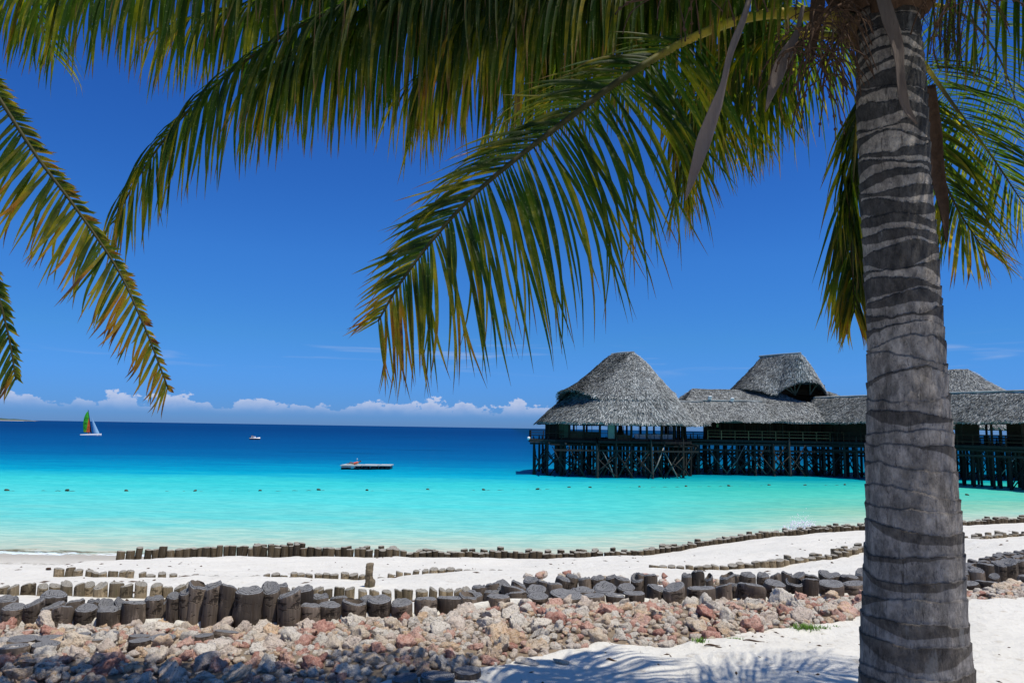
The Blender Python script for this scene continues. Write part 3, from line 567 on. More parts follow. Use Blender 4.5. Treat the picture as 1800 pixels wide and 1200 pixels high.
# grass tufts at the foot of the stones
def tuft(px, py, n, sp_, hgt, lab):
    q = G(px, py, ZF); b = MB(); z0 = float(hz(q.x, q.y))-.01
    for _ in range(n):
        x = q.x+random.gauss(0, sp_); y = q.y+random.gauss(0, sp_*.5); a = random.random()*6.3; l = hgt*random.uniform(.4, 1.1); lean = random.uniform(.2, .9); wd = .0035
        dx, dy = math.cos(a), math.sin(a); pts = [Vector((x+dx*lean*l*t*t, y+dy*lean*l*t*t, z0+l*t*(1-.35*t*lean))) for t in (0, .5, 1)]
        s = Vector((-dy, dx, 0))*wd; b.add([pts[0]-s, pts[0]+s, pts[1]+s*.8, pts[1]-s*.8, pts[2]], [(0, 1, 2, 3), (3, 2, 4)])
    o = b.build('grass_tuft', m_grass, None, (q.x, q.y, z0)); tag(o, lab, 'grass tuft')
tuft(1418, 1106, 220, .055, .065, 'largest bright green grass tuft at the edge of the stones'); tuft(1448, 1104, 60, .03, .05, 'green grass tuft just right of the largest one')
tuft(1228, 1134, 90, .03, .055, 'small green grass tuft among stones left of the others'); tuft(1292, 1127, 50, .03, .03, 'low sparse grass sprigs between the two bigger tufts'); tuft(1385, 1100, 60, .03, .05, 'thin grass sprigs just left of the largest tuft'); tuft(1470, 1098, 30, .02, .03, 'tiny grass sprig by the right end of the stones')
# driftwood sticks
for px, py, l, a, lab in [(1325, 1133, .17, -.15, 'dark thin stick lying on sand below the grass tufts'), (1253, 1141, .14, .1, 'dark fallen twig beside the small grass tuft'), (1075, 1163, .08, -.3, 'tiny twig on the open sand near the flat stones')]:
    q = G(px, py, ZF); z0 = float(hz(q.x, q.y)); b = MB(); b.tube([(q.x-l/2*math.cos(a)+l*t*math.cos(a), q.y+l*(t-.5)*math.sin(a)+.008*math.sin(t*7), z0+.006+.004*math.sin(t*5)) for t in np.linspace(0, 1, 7)], [.003, .006, .008, .007, .006, .004, .002], 6); tag(b.build('stick', m_fibre, None, (q.x, q.y, z0)), lab, 'stick')

rs = np.random.default_rng(77); b = MB(); n_ = 0
while n_ < 420:
    u = rs.random()
    if u < .35: X, Y = rs.uniform(-1, 4.5), rs.uniform(4.6, 6.6)
    else: Y = rs.uniform(9, 30); X = rs.uniform(-.8, .85)*Y
    if Y < 7 and Y > float(ey(X))-.05: continue
    z_ = float(hz(X, Y)); s = rs.uniform(.004, .012) if Y < 7 else rs.uniform(.012, .035); a = rs.random()*3.1; l = s*rs.uniform(1, 5); n_ += 1
    dx, dy = math.cos(a)*l, math.sin(a)*l; px_, py_ = -math.sin(a)*s, math.cos(a)*s
    b.add([(X-dx, Y-dy, z_), (X+px_, Y+py_, z_), (X+dx, Y+dy, z_+s*.3), (X-px_, Y-py_, z_), (X, Y, z_+s*.9)], [(0, 1, 4), (1, 2, 4), (2, 3, 4), (3, 0, 4)])
tag(b.build('beach_litter', m_fibre), 'scattered bits of dry weed and twig on the sand', kind='stuff')
# ---------------------------------------------------------------- palms
def catmull(pts, n):
    p = np.array([list(q) for q in pts]); p = np.vstack([2*p[0]-p[1], p, 2*p[-1]-p[-2]]); out = []
    d = np.r_[0, np.cumsum(np.linalg.norm(np.diff(p, axis=0), axis=1))]
    for i in range(1, len(p)-2):
        for t in np.linspace(0, 1, 24, endpoint=False):
            a, b, c, e = p[i-1:i+3]; out.append(0.5*((2*b)+(-a+c)*t+(2*a-5*b+4*c-e)*t*t+(-a+3*b-3*c+e)*t**3))
    out.append(p[-2]); out = np.array(out); L = np.r_[0, np.cumsum(np.linalg.norm(np.diff(out, axis=0), axis=1))]
    s = np.linspace(0, L[-1], n); return np.stack([np.interp(s, L, out[:, k]) for k in range(3)], 1), L[-1]
def nrm(a): return a/np.maximum(np.linalg.norm(a, axis=-1, keepdims=True), 1e-9)
def frond(parent, pts, n=70, L=0.75, s0=0.2, g=2.2, age=0.3, lift=0.15, r0=0.028, fwd=0.55, wd=0.017, single=0, seed=0, lens=(1, 1), tipL=0.4, name='frond', label=None, sidev=None, spread=1.0, gr=0.25):
    n = int(n*1.3); L = L*(1.30 if seed < 14 or seed == 33 else 1.05); rs = np.random.default_rng(seed+100); C, tot = catmull(pts, 90); T = nrm(np.gradient(C, axis=0)); ss = np.linspace(0, 1, 90)
    up = np.array([0, 0, 1.0]); S = np.cross(T, up); S = nrm(S)
    if sidev is not None: sv = np.array(sidev, float); S = nrm(sv-(T@sv)[:, None]*T)
    Nn = np.cross(S, T)
    # rachis
    rad = r0*(1-0.93*ss**0.8)+0.0022; rad = rad*(1+1.0*np.exp(-ss/0.05)); b = MB(); b.tube(C, list(rad), 9)
    me = mesh_np(name, np.array(b.v)-np.array(org(parent)), b.f, m_rachis, True, {'along': np.repeat(ss, 9)}); fr = link(name, me, parent)
    if label: fr['label'] = label
    k = 2*n; side = np.tile([1.0, -1.0], n); s = s0+(1-s0)*(np.repeat((np.arange(n)+.5)/n, 2)+rs.normal(0, .003, k)); s = np.clip(s, 0, .999)
    ip = lambda A: np.stack([np.interp(s, ss, A[:, j]) for j in range(3)], 1)
    B, t_, s_, n_ = ip(C), nrm(ip(T)), nrm(ip(S)), nrm(ip(Nn)); q = (s-s0)/(1-s0)
    prof = np.where(q < .3, .62+.38*np.sin(q/.3*PI/2), 1)*np.where(q > .45, 1-(1-tipL)*((q-.45)/.55)**1.5, 1)
    Ln = L*prof*rs.uniform(.86, 1.08, k)*np.where(side > 0, lens[0], lens[1]); Ln *= np.where(rs.random(k) < .05, rs.uniform(.4, .8, k), 1)
    fw = fwd if hasattr(fwd, '__len__') else (fwd, fwd); fw = np.where(side > 0, fw[0], fw[1]); f_ = fw+(1.5-fw)*q**2.2; clump = .22*vn(np.stack([q*23, side*3+7, 0*q+seed], -1), 3)+.12*vn(np.stack([q*70, side*5, 0*q+seed], -1), 5)
    d = nrm(t_*(f_+clump)[:, None]+s_*side[:, None]*spread*rs.uniform(.85, 1.1, k)[:, None]+n_*(lift+rs.normal(0, .10, k))[:, None]+rs.normal(0, .05, (k, 3)))
    seg = 10; pts_ = [B]; dirs = [d]; gg = g*rs.uniform(.75, 1.3, k); hang = gr
    wob = rs.normal(0, .075, (k, 3))
    for i in range(seg):
        u = (i+1)/seg; d = nrm(d+np.array([0, 0, -1])*(gg*(hang+(1-hang)*u)*Ln/seg*2.0)[:, None]+wob*(.6 if i > 5 else .15)+rs.normal(0, .012, (k, 3)))
        pts_.append(pts_[-1]+d*(Ln/seg)[:, None]); dirs.append(d)
    Pp = np.stack(pts_, 1); D = np.stack(dirs, 1)
    # blade lies across its own run, edge towards the rachis tangent
    W = t_[:, None, :]-(D*t_[:, None, :]).sum(-1, keepdims=True)*D; W = W+0.5*np.cross(D, n_[:, None, :])*rs.normal(0, .5, k)[:, None, None]; W = nrm(W-(D*W).sum(-1, keepdims=True)*D)
    Bn = np.cross(D, W); u = np.linspace(0, 1, seg+1); wp = np.interp(u, [0, .06, .25, .55, .85, .95, 1], [.35, .7, 1, .85, .42, .14, .03])
    w_ = (wd*rs.uniform(.75, 1.2, k)*np.interp(q, [0, .1, .8, 1], [.7, 1, .9, .55]))[:, None]*wp[None, :]
    fold = rs.uniform(.2, .6, k)[:, None, None]
    Lf = Pp+W*w_[..., None]; Rt = Pp-W*w_[..., None]; Md = Pp+Bn*w_[..., None]*fold
    V = np.stack([Lf, Md, Rt], 2)-np.array(org(parent)); m = 3*(seg+1)
    fs = []
    for i in range(seg): b0 = i*3; fs += [(b0, b0+1, b0+4, b0+3), (b0+1, b0+2, b0+5, b0+4)]
    fs = np.array(fs); rn = rs.random(k); ag = np.clip(age+rs.normal(0, .09, k)+.40*q**5*(age > .25)+.28*np.clip((q-.8)/.2, 0, 1)*(seed == 1), 0, 1)
    lf = np.stack([np.tile(np.repeat(u, 3), (k, 1)), np.repeat(rn[:, None], m, 1), np.repeat(ag[:, None], m, 1)], -1)
    V = V.reshape(k, m, 3); idx = set(range(0, 0))
    order = list(range(k)); pick = []
    if single: pick = sorted(order, key=lambda i: -Ln[i])[:single]
    for i in pick: link('leaflet', mesh_np('leaflet', V[i], fs, m_leaf, True, {'lf': lf[i]}), fr)
    rest_ = [i for i in order if i not in set(pick)]
    if rest_:
        VV = V[rest_].reshape(-1, 3); FF = (fs[None]+np.arange(len(rest_))[:, None, None]*m).reshape(-1, 4)
        tag(link('leaflets', mesh_np('leaflets', VV, FF, m_leaf, True, {'lf': lf[rest_].reshape(-1, 3)}), fr), kind='stuff')
    return fr
TY = 3.6
def trunk_mesh(path, seed=0, nv=900, nu=150):
    # path: (world point, radius); crown end first
    rs = np.random.default_rng(seed); pts = np.array([list(p) for p, _ in path]); rr = np.array([r_ for _, r_ in path])
    zs = np.linspace(pts[0, 2], pts[-1, 2], nv); o = np.argsort(pts[:, 2]); cxy = [np.interp(zs, pts[o, 2], pts[o, k]) for k in (0, 1)]; R0 = np.interp(zs, pts[o, 2], rr[o])
    ztop, zbot = pts[0, 2], pts[-1, 2]; th = np.linspace(0, 2*PI, nu, endpoint=False); TH, Z = np.meshgrid(th, zs)
    cth, sth = np.cos(TH), np.sin(TH)
    bz = []; z_ = ztop+.1
    while z_ > zbot-.2: bz.append(z_); t = (ztop-z_)/(ztop-zbot); z_ -= (0.058+0.044*t)*rs.uniform(.75, 1.3)
    bz = np.array(bz); nb_ = len(bz); BZ_ = np.zeros((nb_, nu))
    for i in range(nb_):
        ph = rs.random()*6.3 if i % 2 else rs.random()*1.5+i*2.4; a = rs.uniform(.010, .030); p = np.stack([np.cos(th)*1.3, np.sin(th)*1.3, 0*th+i*7.7], -1)
        BZ_[i] = bz[i]+a*np.cos(th-ph)+.012*np.cos(2*th+ph*2)+.011*fbm(p*1.5, 3, 5)+.003*fbm(p*7, 3, 15)
    BZ_ = -np.sort(-BZ_, axis=0)
    band = np.zeros_like(Z); edge = np.zeros_like(Z); step = np.zeros_like(Z); Zf = Z
    for i in range(nb_-1):
        hi, lo = BZ_[i][None, :], BZ_[i+1][None, :]; m = (Zf < hi) & (Zf >= lo); f = (Zf-lo)/np.maximum(hi-lo, 1e-4)
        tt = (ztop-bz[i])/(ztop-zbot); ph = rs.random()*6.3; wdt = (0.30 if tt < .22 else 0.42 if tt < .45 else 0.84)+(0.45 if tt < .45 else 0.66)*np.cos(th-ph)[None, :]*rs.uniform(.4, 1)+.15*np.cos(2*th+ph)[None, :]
        wob = .10*fbm(np.stack([cth*3, sth*3, Z*0+i], -1), 3, 3) if False else 0
        band = np.where(m, 1/(1+np.exp(-(wdt-f+wob)*22)), band)
        edge = np.where(m, np.exp(-((hi-Zf)/.0045)**2)*.9+np.exp(-((Zf-lo)/.003)**2)*.6, edge)
        step = np.where(m, (f**2)*.0062-np.exp(-((Zf-lo)/.008)**2)*.003, step)
    p = np.stack([cth*2, sth*2, Z*3], -1); step = step+.006*fbm(p, 3, 21)+.0018*fbm(p*9, 2, 31); band = np.clip(band+.10*fbm(p*2.5, 4, 41), 0, 1)
    R = R0[:, None]*.955*(1+.022*fbm(np.stack([cth*.8, sth*.8, Z*.9], -1), 2, 51))+step; tn = ((zs-zbot)/(ztop-zbot))
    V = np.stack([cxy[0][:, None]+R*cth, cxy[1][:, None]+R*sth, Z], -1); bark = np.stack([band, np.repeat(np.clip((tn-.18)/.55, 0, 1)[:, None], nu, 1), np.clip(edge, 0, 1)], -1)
    return V.reshape(-1, 3), gridF(nv, nu, True)[:, ::-1], bark.reshape(-1, 3)
def wz(px, py, w_): return (P(px, py, TY), w_/2*TY/F)
path = [wz(1556, -60, 128), wz(1558, 0, 116), wz(1560, 60, 112), wz(1566, 180, 120), wz(1572, 300, 120), wz(1583, 450, 124), wz(1590, 600, 130), wz(1597, 750, 140), wz(1603, 900, 152), wz(1606, 1030, 162), wz(1607, 1120, 174), wz(1609, 1200, 184), wz(1612, 1300, 215)]
pb = P(1613, 1385, TY); path.append((Vector((pb.x, TY, 3.72)), .36))
palm = empty('palm_tree', (pb.x, TY, ZF), 'coconut palm with a thick grey ringed trunk at right and fronds arching overhead', 'palm tree')
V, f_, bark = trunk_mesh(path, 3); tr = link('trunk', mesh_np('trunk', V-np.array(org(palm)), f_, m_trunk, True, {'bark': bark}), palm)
K = P(1556, -10, TY)
def PP(l, Y0=TY): return [P(x, y, Y0+dy) for x, y, dy in l]
# frond A: the big one crossing the middle, its thick petiole in plain view
frond(palm, PP([(1500, 45, .0), (1430, 26, -.04), (1330, 28, -.08), (1215, 68, -.12), (1100, 135, -.18), (1000, 208, -.22), (900, 285, -.27), (825, 350, -.31), (755, 428, -.35), (702, 500, -.39), (664, 565, -.42)]), 112, .66, .29, 1.5, .52, .05, .030, (.02, .95), .0098, 150, 1, (1.14, .58), .36, sidev=(.66, -.25, -.70), label='long frond with bare yellow petiole and orange tip', gr=.12)
# F2: end of a frond at upper left of middle
frond(palm, PP([(1540, -20, .1), (1300, -130, .2), (1050, -150, .35), (800, -80, .45), (620, 0, .5), (470, 80, .55), (340, 185, .6), (250, 300, .65), (200, 392, .65)]), 105, .76, .12, 3.6, .36, .05, .028, .6, .0135, 90, 2, (.95, 1), .40, gr=.5)
# F1: frond across the top left, rachis above the picture
frond(palm, PP([(1545, -40, .1), (1300, -220, .2), (950, -230, .3), (600, -150, .4), (330, -75, .45), (120, -40, .45), (-80, -10, .4)]), 125, .76, .15, 4.0, .34, .0, .03, .5, .015, 60, 3, (1, 1), .42, gr=.6)
frond(palm, PP([(1545, -60, .2), (1300, -260, .4), (900, -260, .6), (500, -160, .8), (150, -90, .9), (-150, -50, .9)]), 120, .72, .15, 4.0, .30, .0, .03, .5, .016, 0, 33, (1, 1), .5, gr=.6)
frond(palm, PP([(1540, -30, .2), (1330, -150, .4), (1080, -170, .6), (830, -120, .7), (620, -60, .8), (450, 0, .85), (300, 40, .85)]), 125, .86, .12, 4.0, .30, .0, .026, .5, .0145, 0, 44, (1, 1), .6, gr=.6)
# F3: dense curtain in the middle
frond(palm, PP([(1540, -20, .1), (1330, -110, .25), (1100, -120, .4), (900, -70, .5), (700, -10, .55), (560, 60, .6), (460, 130, .6)]), 125, .84, .12, 4.0, .30, .05, .028, .5, .016, 0, 4, (1, 1), .55, gr=.6)
frond(palm, PP([(1535, -10, .0), (1330, -90, .1), (1130, -90, .25), (960, -30, .4), (830, 40, .5), (740, 130, .55)]), 105, .84, .12, 3.2, .42, .05, .026, .5, .0145, 0, 5, (1, 1), .6, gr=.5)
frond(palm, PP([(1520, 10, .3), (1350, -60, .6), (1200, -40, .9), (1060, 40, 1.1), (960, 120, 1.2), (880, 210, 1.3)]), 70, .70, .15, 2.8, .40, .1, .024, .6, .0135, 0, 6, (1, 1), .5, gr=.4)
# F6: behind, drooping left of the hanging spathe
frond(palm, PP([(1510, 70, .2), (1400, 62, .5), (1300, 88, .75), (1235, 150, .9), (1208, 240, .95), (1200, 330, .95)]), 64, .62, .22, 2.6, .50, .1, .022, .6, .013, 0, 7, (1, 1), .5, gr=.4)
frond(palm, PP([(1520, 90, .3), (1460, 50, .8), (1400, 60, 1.1), (1350, 110, 1.3), (1320, 190, 1.4)]), 50, .78, .25, 2.0, .45, .1, .02, .7, .013, 0, 8, (1, 1), .5, gr=.3)
frond(palm, PP([(1515, 60, .3), (1440, 25, .6), (1360, 40, .9), (1295, 90, 1.1), (1262, 160, 1.2), (1250, 230, 1.2)]), 62, .62, .12, 1.1, .44, .05, .018, (-.25, 1.0), .012, 0, 14, (1.25, .4), .6, sidev=(.8, -.1, -.45), gr=.2)
# F7: hanging close beside the trunk on its left
frond(palm, PP([(1540, 90, .2), (1515, 170, .36), (1500, 280, .42), (1496, 400, .42), (1502, 550, .4)]), 84, .46, .15, 2.6, .52, .1, .018, .9, .0105, 0, 9, (1, 1), .40, gr=.4, spread=.55)
# F8, F9: right of the trunk
frond(palm, PP([(1585, 60, .2), (1630, 120, .55), (1680, 190, .85), (1740, 270, 1.05), (1800, 360, 1.15)]), 50, .66, .18, 1.1, .42, .1, .018, .75, .0095, 50, 10, (1, 1), .45, gr=.35)
frond(palm, PP([(1580, 100, .3), (1620, 200, .6), (1648, 290, .7), (1685, 370, .75), (1730, 440, .75)]), 44, .48, .2, 1.5, .66, .1, .016, .8, .0105, 0, 11, (1, 1), .45, gr=.35)
frond(palm, PP([(1590, 20, .1), (1650, 10, .4), (1710, 40, .8), (1760, 110, 1.15), (1800, 220, 1.4)]), 34, .70, .25, 1.2, .34, .1, .014, .9, .0068, 0, 12, (1, 1), .5, gr=.3)
frond(palm, PP([(1590, -20, .0), (1720, -110, .1), (1860, -120, .2), (1990, -50, .3), (2090, 90, .3)]), 70, .75, .15, 3.2, .34, .05, .028, .5, .0145, 0, 13, (1, 1), .5, gr=.5)
# the crown goes on above and towards the camera
for i, (a, el, Ln_) in enumerate([(-100, 48, 3.0), (-55, 38, 3.2), (-150, 40, 3.3), (-15, 50, 3.0), (-125, 66, 2.6), (-80, 20, 2.7)]):
    a = math.radians(a); e = math.radians(el); pts = []; p = K+Vector((0, 0, .05)); d = Vector((math.cos(a)*math.cos(e), math.sin(a)*math.cos(e), math.sin(e)))
    for j in range(9): pts.append(p.copy()); p = p+d*Ln_/8; d = (d+Vector((0, 0, -.26))).normalized()
    frond(palm, pts, 56, .78, .2, 2.2, .3, .1, .028, .6, .016, 0, 20+i, (1, 1), .5)
# petiole bases, fibre and husks round the top of the trunk
b = MB()
for i in range(13):
    a = i*2.4; d = Vector((math.cos(a), math.sin(a), 0)); c0_ = K+Vector((0, 0, -.09-.02*(i % 4)))+d*.13
    b.tube([c0_, c0_+d*.06+Vector((0, 0, .08)), c0_+d*.13+Vector((0, 0, .22)), c0_+d*.19+Vector((0, 0, .36))], [.075, .07, .05, .035], 8)
b.tube([K+Vector((0, 0, z_)) for z_ in (-.08, .1, .35, .6)], [.15, .17, .13, .05], 14); b.build('petiole_bases', m_fibre, palm, None, True)
b = MB(); rs = random.Random(5)
for i in range(420):
    a = rs.random()*6.28; q = K+Vector((math.cos(a)*.17, math.sin(a)*.17, rs.uniform(-.10, .12))); l = rs.uniform(.05, .22)
    if rs.random() < .35: q = P(rs.gauss(1668, 10), rs.gauss(52, 26), TY+.05); l *= .6
    d = Vector((math.cos(a)*.5+rs.gauss(0, .3), math.sin(a)*.5+rs.gauss(0, .3), rs.gauss(-.4, .5))); pts = [q, q+d*l*.5+Vector((0, 0, -.01)), q+d*l+Vector((rs.gauss(0, .02), 0, -.03-l*.2))]; b.tube(pts, [.0016, .0013, .0006], 3, False)
tag(b.build('fibre', m_fibre, palm), kind='stuff')
# hanging sheath of brown fibre behind the trunk on its right
def shell(name, ctr, wdt, mat_, parent, thick=.006, twist=.3, label=None, face=(0, -1, 0)):
    C, L = catmull(ctr, 26); T = nrm(np.gradient(C, axis=0)); fv = np.array(face, float); S = nrm(np.cross(T, fv)); Nf = np.cross(S, T); V = []; w_ = .78*np.interp(np.linspace(0, 1, 26), [x[0] for x in wdt], [x[1] for x in wdt])
    for i in range(26):
        for j in range(14):
            a = 2*PI*j/14; x = math.cos(a); y = math.sin(a); V.append(C[i]+S[i]*w_[i]*x+Nf[i]*((-.55*w_[i]*(1-x*x))+y*(thick+.05*w_[i]))+.003*float(vn(np.array([i*.8, j*1.3, 1]), 3)))
    Fq = [tuple(x) for x in gridF(26, 14, True)]+[tuple(range(14))[::-1], tuple(25*14+k for k in range(14))]
    o = link(name, mesh_np(name, np.array(V)-np.array(org(parent)), Fq, mat_, True), parent); 
    if label: o['label'] = label
    return o
shell('spathe', PP([(1325, -30, -.3), (1308, 30, -.34), (1285, 90, -.38), (1268, 160, -.4), (1240, 240, -.4), (1218, 310, -.4), (1205, 352, -.4)]), [(0, .014), (.3, .022), (.5, .016), (.6, .032), (.75, .045), (.9, .025), (1, .003)], m_spathe, palm, label='long pale grey dried flower sheath hanging by the petiole')
shell('spathe', PP([(1412, 10, -.2), (1400, 60, -.22), (1380, 100, -.24), (1360, 150, -.25), (1346, 196, -.25)]), [(0, .012), (.25, .018), (.5, .042), (.75, .038), (1, .003)], m_spathe, palm, label='shorter pinkish brown flower sheath hanging left of the trunk')
shell('spathe', PP([(1545, -30, -.2), (1562, 30, -.22), (1578, 80, -.22), (1584, 140, -.22), (1592, 185, -.2), (1612, 218, -.19)]), [(0, .040), (.3, .050), (.6, .026), (.8, .032), (.93, .02), (1, .003)], m_spathe, palm, label='grey brown dried sheath hanging down the front of the trunk')
shell('spathe', PP([(1440, -20, -.1), (1436, 20, -.12), (1432, 60, -.12), (1428, 110, -.12)]), [(0, .05), (.4, .045), (.8, .02), (1, .005)], m_fibre, palm, label='dark brown ragged sheath by the crown')
shell('fibre_sheath', PP([(1632, 150, .12), (1640, 220, .16), (1648, 300, .18), (1660, 370, .18), (1664, 425, .18)]), [(0, .05), (.3, .06), (.7, .045), (1, .008)], m_fibre, palm)
# old flower stalks with thin dangling branches
def inflo(pts, n, L, seed, g=1.2):
    rs = random.Random(seed); C, _ = catmull(pts, 20); b = MB(); b.tube(C, list(np.linspace(.010, .004, 20)), 6)
    for i in range(n):
        k = int(4+15*i/n); p = Vector(C[k]); d = Vector((rs.gauss(0, .6), rs.gauss(0, .4), rs.gauss(.1, .4))).normalized(); l = L*rs.uniform(.6, 1.2); q = [p]; rr = [.003]
        for j in range(10): d = (d+Vector((rs.gauss(0, .08), rs.gauss(0, .08), -.22*g))).normalized(); p = p+d*l/10; q.append(p); rr.append(.0046 if j % 2 and rs.random() < .5 else .0026)
        b.tube(q, rr, 4, False)
        for j in (3, 6, 8):
            if rs.random() < .35: c_ = q[j]; b.lathe([(.001, -.009), (.008, -.004), (.008, .004), (.001, .009)], c_, 6)
    return b.build('flower_stalk', m_fibre, palm)
inflo(PP([(1500, 0, -.1), (1460, 20, -.2), (1425, 70, -.25), (1415, 120, -.25)]), 60, .36, 1)
inflo(PP([(1510, 20, -.05), (1480, 60, -.15), (1455, 110, -.2), (1445, 160, -.2)]), 44, .30, 8)
inflo(PP([(1500, -10, -.2), (1380, -60, -.3), (1270, -50, -.4), (1180, -10, -.4), (1100, 5, -.4)]), 30, .32, 2, .8)
inflo(PP([(1600, 0, -.1), (1660, -30, -.2), (1710, -10, -.25), (1735, 30, -.25)]), 26, .36, 3)

# second palm: trunk just outside the left edge
pl = P(-560, -330, 3.9); bx_ = (-3.9, 3.4)
palm2 = empty('palm_tree', (bx_[0]-.35, 3.6, ZF), 'second coconut palm beyond the left edge, its drooping green and yellow fronds hanging into view', 'palm tree')
bp = org(palm2); K2 = P(-420, -250, 3.7)
path2 = [(K2+Vector((0, 0, .1)), .15), (K2.lerp(bp, .35), .16), (K2.lerp(bp, .7), .19), (Vector((bp.x, bp.y, ZF-.1)), .30)]
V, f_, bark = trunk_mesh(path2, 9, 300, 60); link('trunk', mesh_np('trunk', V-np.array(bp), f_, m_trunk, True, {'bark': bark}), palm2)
def P2(l): return [K2]+[P(x, y, Y) for x, y, Y in l]
# left frond: blades hang to its lower left, sun shining through them
frond(palm2, P2([(-250, -130, 3.7), (-110, 10, 3.6), (-10, 160, 3.5), (65, 275, 3.45), (135, 368, 3.4), (205, 470, 3.35), (248, 560, 3.3), (276, 630, 3.3), (296, 684, 3.3)]), 155, .46, .15, .5, .72, .0, .018, (.22, 1.3), .0108, 100, 31, (1.0, .24), .32, sidev=(-.85, -.2, -.50), label='left frond edged with sunlit yellow leaflets', spread=1.15, gr=.25)
frond(palm2, P2([(-330, -80, 3.9), (-220, 120, 3.9), (-120, 300, 3.9), (-50, 420, 3.9), (-10, 500, 3.9), (15, 590, 3.9), (28, 668, 3.9)]), 110, .42, .15, 1.6, .45, .0, .024, (.4, 1.2), .0125, 0, 32, (1, .3), .42, sidev=(-.75, -.2, -.5), gr=.5)
for i, (a, el, Ln_) in enumerate([(-70, 45, 2.8), (180, 35, 3), (140, 40, 3), (90, 50, 3), (-150, 30, 3), (30, 60, 2.6)]):
    a = math.radians(a); e = math.radians(el); pts = []; p = K2.copy(); d = Vector((math.cos(a)*math.cos(e), math.sin(a)*math.cos(e), math.sin(e)))
    for j in range(9): pts.append(p.copy()); p = p+d*Ln_/8; d = (d+Vector((0, 0, -.25))).normalized()
    frond(palm2, pts, 50, .78, .2, 2.2, .3, .1, .028, .6, .017, 0, 60+i, (1, 1), .5)
# ---------------------------------------------------------------- thatched buildings on stilts
def tufts(S, seed, n, ln=.50, wd=.075, lift=.11, tone=(0.0, 1.0)):
    """S: grid of points rows from ridge to eave. Many small thatch leaves laid down the slope."""
    n = int(n*2.0); rs = np.random.default_rng(seed); nr, nc, _ = S.shape; A = S[:-1, :-1]; B_ = S[1:, :-1]; C_ = S[:-1, 1:]
    ar = np.linalg.norm(np.cross(B_-A, C_-A), axis=-1).ravel(); ar = np.nan_to_num(ar); c = rs.choice(len(ar), n, p=ar/ar.sum()); i, j = c//(nc-1), c % (nc-1); a, b = rs.random(n)[:, None], rs.random(n)[:, None]
    p = (S[i, j]*(1-a)+S[i+1, j]*a)*(1-b)+(S[i, j+1]*(1-a)+S[i+1, j+1]*a)*b
    d = nrm(S[i+1, j]-S[i, j]); s = nrm(S[i, j+1]-S[i, j]+1e-9*rs.random((n, 3))); nn_ = np.cross(d, s); nn_ = nrm(nn_*np.sign(nn_[:, 2:3]+1e-6))
    d = nrm(d+s*rs.normal(0, .28, n)[:, None]); s = nrm(np.cross(nn_, d)); l = (ln*rs.uniform(.5, 1.3, n))[:, None]; w_ = (wd*rs.uniform(.5, 1.4, n))[:, None]; lf = (lift*rs.uniform(.1, 1.5, n))[:, None]
    v = np.stack([p-s*w_*.5+nn_*.01, p+s*w_*.5+nn_*.01, p+d*l+s*w_*.3+nn_*(lf+.02), p+d*l-s*w_*.3+nn_*lf], 1).reshape(-1, 3); f = np.arange(4*n).reshape(-1, 4); return v, f, np.repeat(rs.uniform(*tone, n), 4)
def roof_mesh(name, parent, S, seed, n, thick=.28, keep=None, wrap=False, fr=None, **kw):
    nr, nc, _ = S.shape; V = S.reshape(-1, 3); f = gridF(nr, nc)
    if keep is not None:
        cc = V[f].mean(1); f = f[keep(cc)]
    lower = V-np.array([0, 0, thick]); nV = len(V); V2 = np.vstack([V, lower]); F2 = [f, f[:, ::-1]+nV]
    e = np.arange(nc-1); b = (nr-1)*nc; F2.append(np.stack([b+e, b+e+1, b+e+1+nV, b+e+nV], 1)[:, ::-1]); tn = np.full(len(V2), .35)
    v, q, t = tufts(S, seed, n, **kw)
    if keep is not None:
        m = keep(v.reshape(-1, 4, 3).mean(1)); v = v.reshape(-1, 4, 3)[m].reshape(-1, 3); t = t.reshape(-1, 4)[m].ravel(); q = np.arange(len(v)).reshape(-1, 4)
    ev = []; rs = np.random.default_rng(seed+1); E = S[-1]; D = nrm(S[-1]-S[-2]+1e-9)     # ragged fringe
    for k in range(int(nc*5)):
        x = rs.random()*(nc-1.001); i = int(x); a = x-i; p = E[i]*(1-a)+E[i+1]*a; s = E[i+1]-E[i]; s = s/max(np.linalg.norm(s), 1e-6); l = rs.uniform(.08, .38)
        if keep is not None and not keep(p[None])[0]: continue
        if fr is not None and fr[i] < .05: continue
        ev.append([p-s*.06, p+s*.06, p+s*.03+D[i]*l*.5+np.array([0, 0, -l*.6]), p-s*.03+D[i]*l*.5+np.array([0, 0, -l*.6])])
    ev = np.array(ev).reshape(-1, 3); a0 = len(V2); allV = np.vstack([V2, v, ev]); allF = np.vstack(F2+[q+a0, np.arange(len(ev)).reshape(-1, 4)+a0+len(v)])
    tone = np.r_[tn, t, rs.uniform(.15, .7, len(ev)//4).repeat(4)]
    return link(name, mesh_np(name, allV-np.array(org(parent)), allF, m_thatch, False, {'tone': tone}), parent)
def ridge(b, parent):
    v = np.array(b.v)-np.array(org(parent)); link('ridge_cap', mesh_np('ridge_cap', v, b.f, m_thatch, False, {'tone': np.full(len(v), .62)}), parent)
